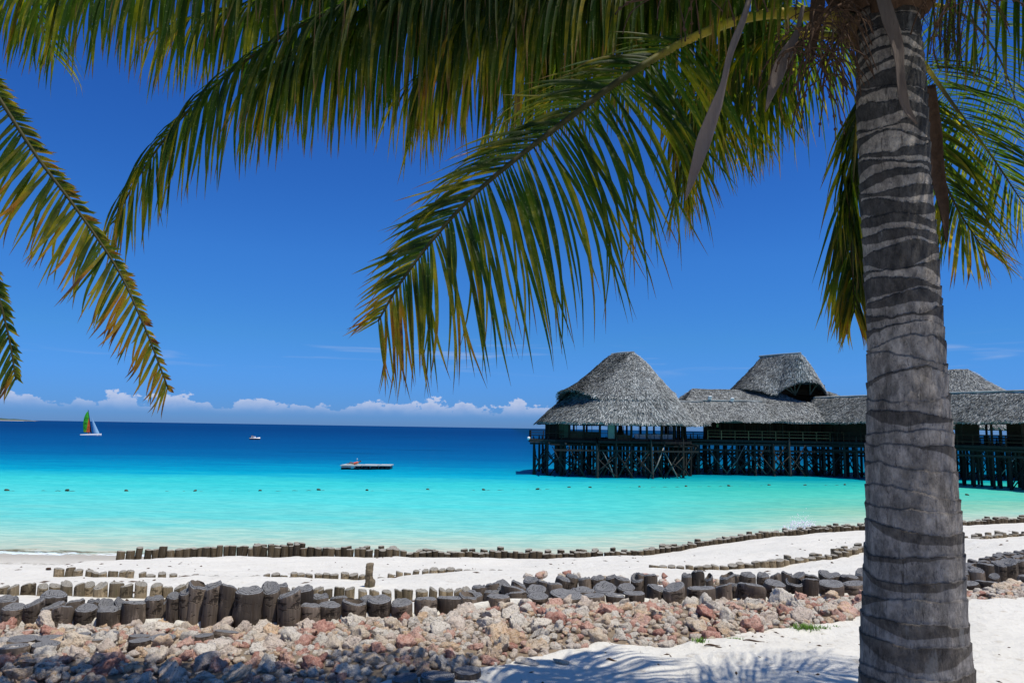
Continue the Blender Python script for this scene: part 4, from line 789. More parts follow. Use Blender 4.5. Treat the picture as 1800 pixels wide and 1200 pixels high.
def shell_surf(ridge, edge, zt, zb, p, nr=26, bump=.05, seed=0, smin=0, smax=1):
    a, b = np.array(ridge[0]), np.array(ridge[1]); E = np.array(edge); n = len(E); ab = b-a; t = np.clip(((E[:, :2]-a)@ab)/max(ab@ab, 1e-6), 0, 1); Tt = a+t[:, None]*ab; s = np.linspace(smin, smax, nr)[:, None]
    xy = Tt[None]*(1-s[..., None])+E[None, :, :2]*s[..., None]; pz = p if np.ndim(p) else np.full(n, p); z_ = zt-(zt-zb)[None, :]*s**pz[None, :]
    S = np.concatenate([xy, z_[..., None]], -1); S[..., 2] += bump*fbm(S*.5, 3, seed); return S
def superell(cx, cy, rx, ry, th, e=2.6):
    c, s = np.cos(th), np.sin(th); k = (np.abs(c)**e+np.abs(s)**e)**(-1/e); return np.stack([cx+rx*k*c, cy+ry*k*s], 1)
pole_me = {}
for s in range(5):
    b = MB(); rs = random.Random(s); b.tube([(rs.gauss(0, .03), rs.gauss(0, .03), t) for t in (0, .25, .5, .75, 1)], [1, 1.05, .95, .98, .9], 8)
    # unit height, unit radius: scaled per stilt
    b.v = [(x if True else x, y, q) for x, y, q in b.v]; pole_me[s] = b.me('stilt', m_stilt, True)
def stilts(parent, pts, zdeck, rad=.17, braces=True, seed=0, nb=60, palef=.12):
    rs = random.Random(seed)
    for x, y in pts:
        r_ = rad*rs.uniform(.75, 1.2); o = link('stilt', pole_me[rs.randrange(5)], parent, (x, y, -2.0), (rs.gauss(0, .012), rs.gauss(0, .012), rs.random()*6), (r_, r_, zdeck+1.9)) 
    if braces:
        pts = sorted(pts, key=lambda p: p[1]+rs.gauss(0, 2)); done = 0
        for x, y in pts:
            nb_ = [q for q in pts if .8 < math.hypot(q[0]-x, q[1]-y) < 3.0 and abs(q[1]-y) < 1.8]
            for _ in range(2):
                if not nb_ or done >= nb: break
                q = rs.choice(nb_); z0 = rs.uniform(-.3, .8); z1 = zdeck-rs.uniform(.5, 1.7)
                m = m_palebrace if rs.random() < palef else m_stilt; b = MB(); b.tube([(x, y-.16, z0), ((x+q[0])/2, (y+q[1])/2-.16, (z0+z1)/2+rs.gauss(0, .04)), (q[0], q[1]-.16, z1)], [.07, .06, .055], 6); b.build('brace', m, parent, None, True); done += 1
def beams(parent, spans, w_=.22, h=.26, m=None):
    for a, b_ in spans: b = MB(); b.bar(a, b_, w_, h); b.build('beam', m or m_deck, parent)
def railing(parent, pts, z0, hgt=1.05, m=None, rails=(.45, .75, 1.0), step=1.65):
    m = m or m_rail; pts = [Vector((x, y, z0)) for x, y in pts]
    for a, b_ in zip(pts, pts[1:]):
        n = max(1, round((b_-a).length/step))
        for i in range(n): q = a.lerp(b_, i/n); k = MB(); k.box((q.x, q.y, z0+hgt/2), (.10, .10, hgt)); k.build('railing_post', m, parent)
        for r_ in rails: k = MB(); k.bar(a+Vector((0, 0, hgt*r_)), b_+Vector((0, 0, hgt*r_)), .07, .08); k.build('rail', m, parent)
def slab(name, parent, poly, z0, z1, m):
    n = len(poly); v = [(x, y, z0) for x, y in poly]+[(x, y, z1) for x, y in poly]; f = [tuple(range(n))[::-1], tuple(range(n, 2*n))]+[(i, (i+1) % n, (i+1) % n+n, i+n) for i in range(n)]
    b = MB(); b.add(v, f); return b.build(name, m, parent)
# --- pavilion 1, the round one standing furthest out at left
C1 = P(1080, 750, 94.0); c1x, c1y = C1.x, 94.0; RX, RY = 9.75, 8.8; ZD1 = 4.22; ZE1 = 6.35
h1 = empty('thatched_pavilion', (c1x, c1y, 0), 'round open sided pavilion with tall conical thatched roof at left end of the pier', 'pavilion')
nth = 150; th = np.linspace(0, 2*PI, nth)
E1 = superell(c1x, c1y, RX, RY, th, 2.5); rng_ = ((P(1079, 621, 94.5).x, 95.2), (P(1112, 621, 92.6).x, 92.6)); zt1 = P(1095, 620.5, 93.8).z
pw = 0.98-0.16*np.cos(th-math.radians(180))        # flares out at left, swells at right
pw = 1.10+.07*np.cos(th)
low = shell_surf(rng_, E1, zt1-.05, np.full(nth, ZE1), pw, 30, .10, 1, .5, 1)
low[..., 2] -= 0.55*np.exp(-((((th-math.radians(212)+PI) % (2*PI))-PI)/math.radians(24))**4)[None, :]*np.exp(-((np.linspace(.5, 1, 30)[:, None]-.66)/.12)**2)
roof_mesh('roof', h1, low, 11, 9000, .3)
dd_ = lambda a0, wd_: np.exp(-((((th-math.radians(a0)+PI) % (2*PI))-PI)/math.radians(wd_))**4)
eb = dd_(212, 25)+dd_(30, 25)
up1 = shell_surf(rng_, E1, zt1, np.full(nth, ZE1), pw, 34, .10, 1, 0, 0.70); s_ = np.linspace(0, 1, 34)[:, None]
up1[..., 2] += .05+1.0*eb[None, :]*s_**4; up1[..., :2] += (up1[..., :2]-np.array([c1x, c1y]))*(0.006+.05*eb[None, :, None]*s_[..., None]**4)
roof_mesh('upper_roof', h1, up1, 12, 15000, .07, fr=eb)
b = MB(); ra, rb = rng_; b.tube([(ra[0]-.2, ra[1], zt1), ((ra[0]+rb[0])/2, (ra[1]+rb[1])/2, zt1+.06), (rb[0]+.2, rb[1], zt1+.04)], [.10, .14, .10], 8); ridge(b, h1)
dk = superell(c1x, c1y, RX-.45, RY-.5, np.linspace(0, 2*PI, 48, endpoint=False), 2.5); slab('deck', h1, [tuple(p) for p in dk], ZD1-.28, ZD1, m_deck)
lx = P(931, 775, 91).x; slab('terrace', h1, [(lx, 89.2), (c1x-5.5, 88.0), (c1x-5.5, 97), (lx, 96)], ZD1-.2, ZD1+.004, m_deck)
for i in range(9): y = 89+i*.8; b = MB(); b.bar((lx-.05, y, ZD1-.3), (c1x-6, y, ZD1-.3), .1, .14); b.build('joist', m_deck, h1)
stp = [(c1x+x+random.gauss(0, .3), c1y+y+random.gauss(0, .25)) for x in np.arange(-9, 9.3, 2.0) for y in np.arange(-8, 8.1, 2.0) if abs(x/9.3)**2.5+abs(y/8.3)**2.5 < 1]
stp += [(lx+.5, 89.6), (lx+.6, 92), (lx+2.1, 89.3), (lx+2.0, 92.5)]
stilts(h1, stp, ZD1-.4, .17, True, 1, 110, .10)
beams(h1, [((c1x-8.4, c1y-6.9+i*2.2, ZD1-.55), (c1x+8.4, c1y-6.9+i*2.2, ZD1-.55)) for i in range(7)]+[((c1x-8.6+i*1.9, c1y-8, ZD1-.42), (c1x-8.6+i*1.9, c1y+8, ZD1-.42)) for i in range(10)]+[((c1x-8.0, c1y-8.1, ZD1-1.15), (c1x+8.6, c1y-8.1, ZD1-1.1)), ((lx, 89.4, ZD1-.5), (c1x-5, 88.6, ZD1-.5))], .16, .2)
def xbr(parent, xs, y0, z1, seed):
    rs = random.Random(seed)
    for xa_, xb_ in zip(xs, xs[1:]):
        for k in range(2):
            if rs.random() < .25: continue
            p, q_ = (xa_, xb_) if k else (xb_, xa_); m = m_palebrace if rs.random() < .16 else m_stilt; b = MB(); y_ = y0(p) if callable(y0) else y0
            b.tube([(p+rs.gauss(0, .1), y_-.1-.12*k, rs.uniform(-.3, .3)), ((p+q_)/2, y_-.12*k-.1, z1*.45+rs.gauss(0, .1)), (q_+rs.gauss(0, .1), y_-.1-.12*k, z1-rs.uniform(0, .6))], [.075, .065, .055], 6); b.build('brace', m, parent, None, True)
xbr(h1, list(np.arange(c1x-8.2, c1x+8.5, 1.85)), lambda x: c1y-8.0*(1-abs((x-c1x)/9.6)**2.5)**.4, ZD1-.6, 2)
railing(h1, [(lx+.1, 96), (lx+.1, 89.3), (c1x-6.2, 88.4), (c1x-4.6, 87.6)], ZD1, 1.05, m_wall)
# ring of posts, sills, mullions and a few panels
ringt = np.radians(np.arange(0, 360, 12)); R1 = superell(c1x, c1y, RX-1.15, RY-1.15, ringt, 2.5)
for i, (x, y) in enumerate(R1):
    b = MB(); b.tube([(x, y, ZD1), (x, y, ZE1+.75)], [.15, .13], 8); b.build('post', m_wall, h1)
    x2, y2 = R1[(i+1) % len(R1)]; a, c_ = Vector((x, y, 0)), Vector((x2, y2, 0)); deg = math.degrees(ringt[i]); front = 180 < deg < 360
    beams(h1, [(a+Vector((0, 0, ZE1+.35)), c_+Vector((0, 0, ZE1+.35)))], .14, .3, m_wall)
    b = MB(); b.bar(a+Vector((0, 0, ZD1+.12)), c_+Vector((0, 0, ZD1+.12)), .10, .24); b.build('sill', m_wall, h1)
    if front and deg > 190:
        b = MB(); b.bar(a.lerp(c_, .5)+Vector((0, 0, ZD1)), a.lerp(c_, .5)+Vector((0, 0, ZE1+.5)), .07, .07); b.build('mullion', m_wall, h1)
        b = MB(); b.bar(a+Vector((0, 0, ZD1+.85)), c_+Vector((0, 0, ZD1+.85)), .05, .05); b.build('transom', m_wall, h1)
    def panel(m, z0, z1, u0=0.08, u1=.92, name='panel'): p0, p1 = a.lerp(c_, u0), a.lerp(c_, u1); b = MB(); b.bar(p0+Vector((0, 0, (z0+z1)/2)), p1+Vector((0, 0, (z0+z1)/2)), .05, z1-z0); b.build(name, m, h1)
    if 180 <= deg < 205: panel(m_wall, ZD1, ZE1+.3)
    elif 205 <= deg < 225: panel(m_bamboo, ZD1, ZE1+.2)
    elif 225 <= deg < 245: panel(m_wall, ZD1, ZD1+1.0)
    elif 245 <= deg < 258: panel(simple('glass_reflection', (.22, .24, .20), .6), ZD1+.25, ZE1-.1, .5, .95, 'glass_pane')  # window pane with its reflection painted in as a pale base colour
    elif 258 <= deg < 275: panel(m_wall, ZD1, ZD1+.7)
    elif 120 < deg < 178: panel(m_wall, ZD1, ZE1+.3)
b = MB(); cc_ = (c1x+.4, c1y-2.5); b.lathe([(.30, 0), (.42, .15), (.44, .9), (.30, 1.2), (.26, 1.8), (.45, 2.5), (.6, 3.2)], (cc_[0], cc_[1], ZD1), 12); b.build('carved_pillar', m_wall, h1)
for i, (dx, dy) in enumerate([(-3, 1.5), (2.6, -4.5), (4.6, -3.5), (6.2, -2), (5, 1.5), (1, 3)]):
    x, y = c1x+dx, c1y+dy; lb = ['deep inside at left', 'nearest the front right of the carved pillar', 'second from the front at right', 'by the right hand posts', 'behind the others at right', 'deep inside at the middle'][i]
    t = empty('dining_table', (x, y, ZD1), 'white clothed dining table in the round pavilion, '+lb, 'table', 'clothed tables in the round pavilion'); b = MB(); b.box((x, y, ZD1+.745), (1.5, .9, .04)); b.build('table_top', m_wall, t)
    b = MB(); b.add([(x-.78, y-.48, ZD1+.775), (x+.78, y-.48, ZD1+.775), (x+.78, y+.48, ZD1+.775), (x-.78, y+.48, ZD1+.775), (x-.8, y-.5, ZD1+.25), (x+.8, y-.5, ZD1+.25), (x+.8, y+.5, ZD1+.25), (x-.8, y+.5, ZD1+.25)], [(0, 1, 2, 3), (0, 4, 5, 1), (1, 5, 6, 2), (2, 6, 7, 3), (3, 7, 4, 0)]); b.build('cloth', m_white, t)
    for sx in (-.6, .6):
        for sy in (-.35, .35): b = MB(); b.box((x+sx, y+sy, ZD1+.36), (.06, .06, .72)); b.build('leg', m_wall, t)
# white lamp at the outer corner of the terrace
q = P(929.5, 770, 89.3); t = empty('deck_lamp', (lx+.1, 89.3, ZD1), 'round white lamp at the outermost corner of the pier terrace', 'lamp')
b = MB(); b.lathe([(.02, -.2), (.16, -.13), (.2, 0), (.16, .13), (.02, .2)], q, 12); b.build('globe', m_white, t, None, True); b = MB(); b.bar((lx+.1, 89.3, ZD1+.4), (q.x, 89.3, q.z), .05); b.build('bracket', m_deck, t)
# --- pavilion 2, the large hall in the middle
ZD2 = 4.45; ZE2 = 6.92
xa, xb = P(1217, 684, 103).x, P(1457, 684, 103).x
h2 = empty('thatched_pavilion', ((xa+xb)/2, 103, 0), 'large thatched hall with raised cap roof and dark eye shaped opening amid the pier', 'pavilion')
yr = 103.0; zr = 11.35; Xe0, Xe1 = xa-4.2, xb+4.2; Ye0, Ye1 = 94.4, 111.6
nE = 60; edge = [(x, Ye0) for x in np.linspace(Xe0, Xe1, nE)]+[(Xe1, y) for y in np.linspace(Ye0, Ye1, 30)]+[(x, Ye1) for x in np.linspace(Xe1, Xe0, nE)]+[(Xe0, y) for y in np.linspace(Ye1, Ye0, 30)]
EH = np.array(edge); S2 = shell_surf(((xa, yr), (xb, yr)), EH, zr, np.full(len(EH), ZE2), 1.04, 26, .10, 5)
r0_, r1_ = P(1337, 627, 105), P(1408, 619, 99.5); zt2 = (r0_.z+r1_.z)/2
corners = [(P(1277, 690, 106).x, 106.0, P(1277, 690, 106).z), (P(1366, 690, 100).x, 100.0, P(1366, 690, 100).z-.1), (P(1455, 702, 101.5).x, 101.5, P(1455, 698, 101.5).z), (P(1400, 690, 112).x, 112.0, 10.9)]
arch = [0.75, 2.05, .8, .8]; bow = [1.2, 1.9, 1, 1]; ed = []; zb = []
for i in range(4):
    a, b_ = np.array(corners[i]), np.array(corners[(i+1) % 4]); nrm_ = np.array([(b_-a)[1], -(b_-a)[0]]); nrm_ = nrm_/np.linalg.norm(nrm_)
    for t in np.linspace(0, 1, 26, endpoint=False):
        p = a+(b_-a)*t; k = math.sin(PI*t); ed.append((p[0]+nrm_[0]*bow[i]*k, p[1]+nrm_[1]*bow[i]*k)); zb.append(p[2]+arch[i]*k**(.7 if i == 1 else 1))
ed.append(ed[0]); zb.append(zb[0]); EC = np.array(ed); zb = np.array(zb)
SC = shell_surf(((r0_.x, 105), (r1_.x, 99.8)), EC, zt2, zb, np.clip(1.0+.035*(EC[:, 0]-36.5), .78, 1.22), 24, .12, 6)
poly = np.array([c[:2] for c in corners]); cen = poly.mean(0); polyS = np.array([(32.0, 105.6), (36.6, 102.2), (38.6, 100.0), (41.0, 98.6), (43.6, 98.6), (44.0, 103), (38.5, 110.0)])
def inside(p, poly):
    x, y = p[:, 0], p[:, 1]; r_ = np.zeros(len(p), bool)
    for i in range(len(poly)):
        x1, y1 = poly[i]; x2, y2 = poly[(i+1) % len(poly)]; c = ((y1 > y) != (y2 > y)) & (x < (x2-x1)*(y-y1)/(y2-y1+1e-12)+x1); r_ ^= c
    return r_
roof_mesh('roof', h2, S2, 21, 15000, .3, keep=lambda p: ~inside(p, polyS))
roof_mesh('upper_roof', h2, SC, 22, 13000, .25)
b = MB(); b.tube([(r0_.x-.2, 105, zt2-.02), ((r0_.x+r1_.x)/2, 102.4, zt2+.03), (r1_.x+.1, 99.8, zt2)], .13, 8); ridge(b, h2)
qz = P(1395, 690, 102.5)
for i, (px, py) in enumerate([(1372, 676), (1383, 672), (1396, 668), (1410, 668), (1424, 668), (1438, 672)]):
    b = MB(); tp = P(px, py, 101.6); bt = P(1398 if i < 4 else 1424, 694, 102.4); b.bar(tp, bt, .13); b.build('strut', simple('grey_green_strut', (.12, .14, .12), .8) if i == 0 else bpy.data.materials['grey_green_strut'], h2)
for i in range(3): b = MB(); b.bar(P(1366, 684+i*3, 101.8), P(1450, 688+i*3, 103), .12); b.build('tie_beam', m_wall, h2)
# dark backing added inside the cap so its opening reads as deep shade
b = MB(); b.bar((32.5, 105.2, 10.2), (44.6, 105.2, 10.2), .1, 4.2); b.build('dark_backing', m_wall, h2)
dx0, dx1 = P(1238, 775, 96).x, P(1512, 775, 96).x
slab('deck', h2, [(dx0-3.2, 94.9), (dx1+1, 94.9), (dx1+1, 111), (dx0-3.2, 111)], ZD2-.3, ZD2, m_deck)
railing(h2, [(dx0+.2, 95.0), (dx1+.9, 95.0)], ZD2, 1.15, m_rail, (.32, .66, 1.0), 1.68)
wx0, wx1 = P(1237, 760, 98).x, P(1520, 760, 98).x; nb_ = 64
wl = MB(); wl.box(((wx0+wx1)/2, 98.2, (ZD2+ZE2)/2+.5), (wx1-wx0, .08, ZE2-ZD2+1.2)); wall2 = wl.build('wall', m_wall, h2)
board = MB(); board.box((0, 0, 0), (1, 1, 1)); board_me = board.me('board', m_wall)
for i in range(nb_): x = wx0+(i+.5)*(wx1-wx0)/nb_; link('board', board_me, wall2, (x, 98.12+random.uniform(-.02, .01), (ZD2+ZE2)/2+.4), None, ((wx1-wx0)/nb_-.06, .06, ZE2-ZD2+.9))
for x in np.linspace(wx0, wx1, 14): b = MB(); b.tube([(x, 96.3, ZD2), (x, 96.3, ZE2+.6)], .11, 8); b.build('post', m_wall, h2)
for px, py in [(1261, 748), (1499, 748)]:
    p = P(px, py, 97.8); t = empty('wall_lantern', p, 'small pale lantern on the dark hall wall, '+('left one beside the open gap' if px < 1300 else 'right one close to the palm trunk'), 'lantern'); b = MB(); b.box((p.x, p.y, p.z), (.24, .2, .42)); b.build('lantern_body', simple('yellow_green_glass', (.35, .4, .15), .4), t); b = MB(); b.box((p.x, p.y, p.z+.26), (.34, .28, .08)); b.box((p.x, p.y+.14, p.z), (.1, .2, .1)); b.build('lantern_cap', m_wall, t)
st2 = [(x+random.gauss(0, .2), y+random.gauss(0, .2)) for x in np.arange(dx0-3, dx1+1, 2.3) for y in (95.4, 97.4, 99.6, 102, 105, 108, 110.6)]
stilts(h2, st2, ZD2-.4, .18, True, 3, 120, .06)
beams(h2, [((dx0-3, y, ZD2-.58), (dx1+1, y, ZD2-.58)) for y in (95.1, 97.4, 99.6, 102, 105, 108)]+[((dx0-3, 95.05, ZD2-1.3), (dx1+1, 95.05, ZD2-1.35)), ((dx0-3, 97.3, ZD2-1.8), (dx1+1, 97.3, ZD2-1.8))], .18, .26)
xbr(h2, list(np.arange(dx0-2.5, dx1+.5, 2.5)), 95.1, ZD2-.5, 4)
# --- covered walkway between the two
def gable(name, parent, A, B_, zrdg, half, zev, seed, n, flare=1.03, nr=14, hip0=0, hip1=0):
    A = np.array(A, float); B_ = np.array(B_, float); L = np.linalg.norm(B_-A); t = (B_-A)/L; s = np.array([t[1], -t[0]]); nc = max(12, int(L/.35)); u = np.linspace(0, 1, nc)
    for side, nm in ((1, name), (-1, name)):
        v = np.linspace(0, 1, nr)[:, None]; xy = A[None, None]+(B_-A)[None, None]*u[None, :, None]+s*side*half*v[..., None]
        z_ = zrdg-(zrdg-zev)*v**flare+0*u[None]; S = np.concatenate([xy, z_[..., None]], -1); S[..., 2] += .09*fbm(S*.6, 3, seed); roof_mesh(nm, parent, S, seed+side, n, .25)
    b = MB(); b.tube([(A[0], A[1], zrdg+.08), ((A+B_)[0]/2, (A+B_)[1]/2, zrdg+.12), (B_[0], B_[1], zrdg+.08)], .13, 6); ridge(b, parent)
g0, g1 = P(1199, 705, 97), P(1340, 706, 97)
wk = empty('covered_walkway', ((g0.x+g1.x)/2, 96, 0), 'low thatched covered walkway joining the round pavilion to the large hall', 'walkway')
gable('roof', wk, (g0.x+1.9, 97.2), (g1.x, 97.2), 9.4, 3.4, 6.9, 31, 3600)
gable('lower_roof', wk, (g0.x-3.2, 96.6), (g0.x+2.6, 96.6), 9.2, 3.7, 6.35, 34, 1500)
slab('deck', wk, [(g0.x-2.5, 92.4), (dx0-3.25, 92.8), (dx0-3.25, 100), (g0.x-2.5, 100)], ZD2-.45, ZD2-.15, m_deck)
railing(wk, [(g0.x-1.6, 92.6), (dx0-3.4, 93.0), (dx0-.5, 94.7)], ZD2-.15, 1.05, m_wall)
for x in np.linspace(g0.x-2, dx0-3.5, 5):
    for y in (93.4, 99.6): b = MB(); b.tube([(x, y, ZD2-.2), (x, y, 7.4)], .12, 8); b.build('post', m_wall, wk)
stilts(wk, [(x+random.gauss(0, .1), y) for x in np.arange(g0.x-2.2, dx0-3.1, 1.6) for y in (92.9, 95, 97.2, 99.4)], ZD2-.5, .16, True, 5, 24, .15)
for px, py, lab in [(1248, 699, 'left of the pair on the walkway ridge'), (1287, 702, 'right of the pair on the walkway ridge')]:
    p = P(px, py, 97); t = empty('floodlight', (p.x, 97, p.z-.35), 'small white floodlight, '+lab, 'floodlight'); b = MB(); b.box((p.x, 97, p.z), (.42, .16, .5), .2, Matrix.Rotation(.5, 3, 'X')); b.build('lamp_head', m_white, t); b = MB(); b.bar((p.x, 97.05, p.z-.45), (p.x, 97.05, p.z-.1), .07); b.build('bracket', m_grey, t)
# --- covered walkway towards the shore, passing behind the palm trunk
W0 = np.array([P(1425, 703, 100.5).x, 100.5]); W1 = np.array([P(1800, 690, 78).x, 78.0]); dW = (W1-W0)/np.linalg.norm(W1-W0); W2 = W1+dW*14
w2 = empty('covered_walkway', ((W0+W1)[0]/2, (W0+W1)[1]/2, 0), 'long thatched walkway running behind the palm trunk to the right edge', 'walkway')
gable('roof', w2, W0+dW*.5, W2, 10.15, 3.6, 7.0, 41, 11000)
sW = np.array([dW[1], -dW[0]]); sW = sW if sW[1] < 0 else -sW
def wp(t, o): q = W0+dW*t+sW*o; return (q[0], q[1])
Lw = np.linalg.norm(W2-W0); slab('deck', w2, [wp(2.5, 2.9), wp(Lw, 2.9), wp(Lw, -2.9), wp(2.5, -2.9)][::-1], ZD2-.3, ZD2-.004, m_deck)
railing(w2, [wp(2.6, 2.8), wp(Lw, 2.8)], ZD2, 1.1, m_wall, (.35, .68, 1)); railing(w2, [wp(2.6, -2.8), wp(Lw, -2.8)], ZD2, 1.1, m_wall)
for t in np.arange(3, Lw, 3.0):
    for o_ in (2.5, -2.5): x, y = wp(t, o_); b = MB(); b.tube([(x, y, ZD2), (x, y, 7.9)], .12, 8); b.build('post', m_wall, w2)
for t0, t1, o_ in [(2.6, 9, 1.2), (19.5, 22, 1.0), (24.4, 26.6, .2)]: a, c_ = wp(t0, o_), wp(t1, o_); b = MB(); b.bar((*a, ZD2+1.6), (*c_, ZD2+1.6), .1, 3.3); b.build('wall_panel', m_wall, w2)
stilts(w2, [wp(t+random.gauss(0, .15), o_) for t in np.arange(3, Lw, 1.9) for o_ in (2.5, .9, -.9, -2.5)], ZD2-.3, .16, True, 7, 60, .08)
beams(w2, [((*wp(2.6, o_), ZD2-.5), (*wp(Lw, o_), ZD2-.5)) for o_ in (2.6, 0, -2.6)]+[((*wp(2.6, 2.7), ZD2-1.1), (*wp(Lw, 2.7), ZD2-1.1))], .18, .24)
# --- pavilion 3, behind the walkway at right
c3 = P(1690, 750, 100); h3 = empty('thatched_pavilion', (c3.x, 100, 0), 'thatched pavilion with a conical roof showing above the walkway at far right', 'pavilion')
E3 = superell(c3.x+.5, 100, 12.5, 8.5, th, 2.5); z3 = P(1700, 648, 99).z; S3 = shell_surf(((P(1668, 650, 100).x, 100.5), (P(1701, 650, 99).x, 99)), E3, z3, np.full(nth, 6.55), 1.0-.10*np.cos(th), 30, .12, 9)
roof_mesh('roof', h3, S3, 51, 14000, .3, lift=.14)
dk = superell(c3.x+.5, 100, 11.3, 7.4, np.linspace(0, 2*PI, 40, endpoint=False), 2.5); slab('deck', h3, [tuple(p) for p in dk], ZD2-.3, ZD2-.01, m_deck)
for x, y in superell(c3.x+.5, 100, 11, 7.1, np.radians(np.arange(0, 360, 15)), 2.5): b = MB(); b.tube([(x, y, ZD2), (x, y, 7.1)], .13, 8); b.build('post', m_wall, h3)
stilts(h3, [(c3.x+x, 100+y) for x in np.arange(-10, 11.5, 2.1) for y in np.arange(-6.5, 7, 2.2) if (x/11)**2+(y/7.3)**2 < 1.05], ZD2-.3, .17, True, 9, 60, .05)
railing(h3, [(c3.x-8, 93.2), (c3.x+9, 93.2)], ZD2, 1.05, m_wall)
# ---------------------------------------------------------------- people, boats and floats
def person(name_lab, joints, rad, scale, loc, rz, hair=True, cloth=None, parent=None):
    """joints: dict name->(x,y,z); one skinned body"""
    names = list(joints); edges = [('pelvis', 'chest'), ('chest', 'neck'), ('neck', 'head'), ('head', 'crown'), ('chest', 'ls'), ('ls', 'le'), ('le', 'lh'), ('chest', 'rs'), ('rs', 're'), ('re', 'rh'), ('pelvis', 'lp'), ('lp', 'lk'), ('lk', 'la'), ('la', 'lt'), ('pelvis', 'rp'), ('rp', 'rk'), ('rk', 'ra'), ('ra', 'rt')]
    V = [Vector(joints[n]) for n in names]; me = bpy.data.meshes.new('person'); me.from_pydata(V, [(names.index(a), names.index(b)) for a, b in edges], []); me.materials.append(m_skin)
    R0 = dict(pelvis=.13, chest=.14, neck=.055, head=.095, crown=.08, ls=.065, rs=.065, le=.042, re=.042, lh=.035, rh=.035, lp=.09, rp=.09, lk=.06, rk=.06, la=.04, ra=.04, lt=.035, rt=.035)
    o = link('person', me, parent, loc, (0, 0, rz)); md = o.modifiers.new('skin', 'SKIN'); sk = me.skin_vertices[0].data
    for i, n in enumerate(names): sk[i].radius = (R0[n], R0[n])
    sk[names.index('pelvis')].use_root = True; o.modifiers.new('sub', 'SUBSURF').levels = 1
    c = joints['crown']; h_ = joints['head']; b = MB(); b.lathe([(.02, -.10), (.105, -.06), (.112, .02), (.08, .085), (.02, .11)], ((c[0]*.6+h_[0]*.4), (c[1]*.6+h_[1]*.4)+.02, (c[2]*.6+h_[2]*.4)+.03), 10); ho = b.build('hair', m_navy, o, None, True, rel=False)
    if cloth:
        b = MB(); p0, p1 = Vector(joints['pelvis']), Vector(joints['chest']); b.tube([p0-(p1-p0)*.15, p0, p0.lerp(p1, .5), p1, p1+(p1-p0)*.12], [.16, .165, .15, .17, .13], 10); b.build('shirt', cloth, o, None, True, rel=False)
    return tag(o, name_lab, 'person')
SIT = dict(pelvis=(0, 0, .12), chest=(0, .03, .50), neck=(0, .02, .63), head=(0, -.02, .74), crown=(0, -.02, .85), ls=(-.19, .02, .54), le=(-.24, -.12, .32), lh=(-.16, -.36, .28), rs=(.19, .02, .54), re=(.24, -.12, .32), rh=(.16, -.36, .28), lp=(-.10, -.05, .10), lk=(-.12, -.46, .22), la=(-.12, -.52, -.18), lt=(-.12, -.66, -.20), rp=(.10, -.05, .10), rk=(.12, -.46, .22), ra=(.12, -.52, -.18), rt=(.12, -.66, -.20))
LIE = dict(pelvis=(0, 0, .12), chest=(.42, 0, .22), neck=(.57, 0, .30), head=(.67, 0, .35), crown=(.78, 0, .38), ls=(.46, -.19, .16), le=(.30, -.30, .06), lh=(.08, -.26, .06), rs=(.46, .19, .20), re=(.30, .30, .07), rh=(.08, .26, .07), lp=(-.04, -.10, .10), lk=(-.42, -.12, .30), la=(-.74, -.13, .06), lt=(-.84, -.13, .14), rp=(-.04, .10, .10), rk=(-.46, .12, .11), ra=(-.88, .13, .07), rt=(-.96, .13, .16))
# catamaran
q = P(160, 765, 290); cx_, cy_ = q.x, 290.0; kx = 290/F
cat = empty('sailing_catamaran', (cx_, cy_, 0), 'small catamaran with a green and orange mainsail and pale blue jib far out at left', 'sailboat')
for dy, in ((-1.2,), (1.2,)):
    V = []; n_ = 22
    for i in range(n_):
        t = i/(n_-1); x = -3.6+7.0*t; w_ = .28*math.sin(PI*min(1, t*.85+.12))**.6*(1 if t < .99 else .1); hh = .32+.25*t
        for a in np.linspace(0, 2*PI, 10, endpoint=False): V.append((cx_+x, cy_+dy+w_*math.cos(a), .12+.12*t+hh*math.sin(a)))
    Fl = [tuple(r_) for r_ in gridF(n_, 10, True)]+[tuple(range(10))[::-1], tuple((n_-1)*10+k for k in range(10))]; b = MB(); b.add(V, Fl); b.build('hull', m_white, cat, None, True)
b = MB(); b.box((cx_, cy_, .5), (2.6, 2.3, .05)); b.build('trampoline', m_navy, cat)
for x in (-1.3, 1.3): b = MB(); b.bar((cx_+x, cy_-1.3, .52), (cx_+x, cy_+1.3, .52), .12); b.build('crossbeam', m_grey, cat)
mt_, mb_ = P(155, 720, 290), P(161.5, 760.5, 290); b = MB(); b.tube([(mb_.x, cy_, .5), (mt_.x, cy_, mt_.z)], [.14, .09], 8); b.build('mast', m_navy, cat)
b = MB(); b.bar((mb_.x-3.0, cy_-.1, 1.25), (mb_.x, cy_, 1.15), .1); b.build('boom', m_grey, cat)
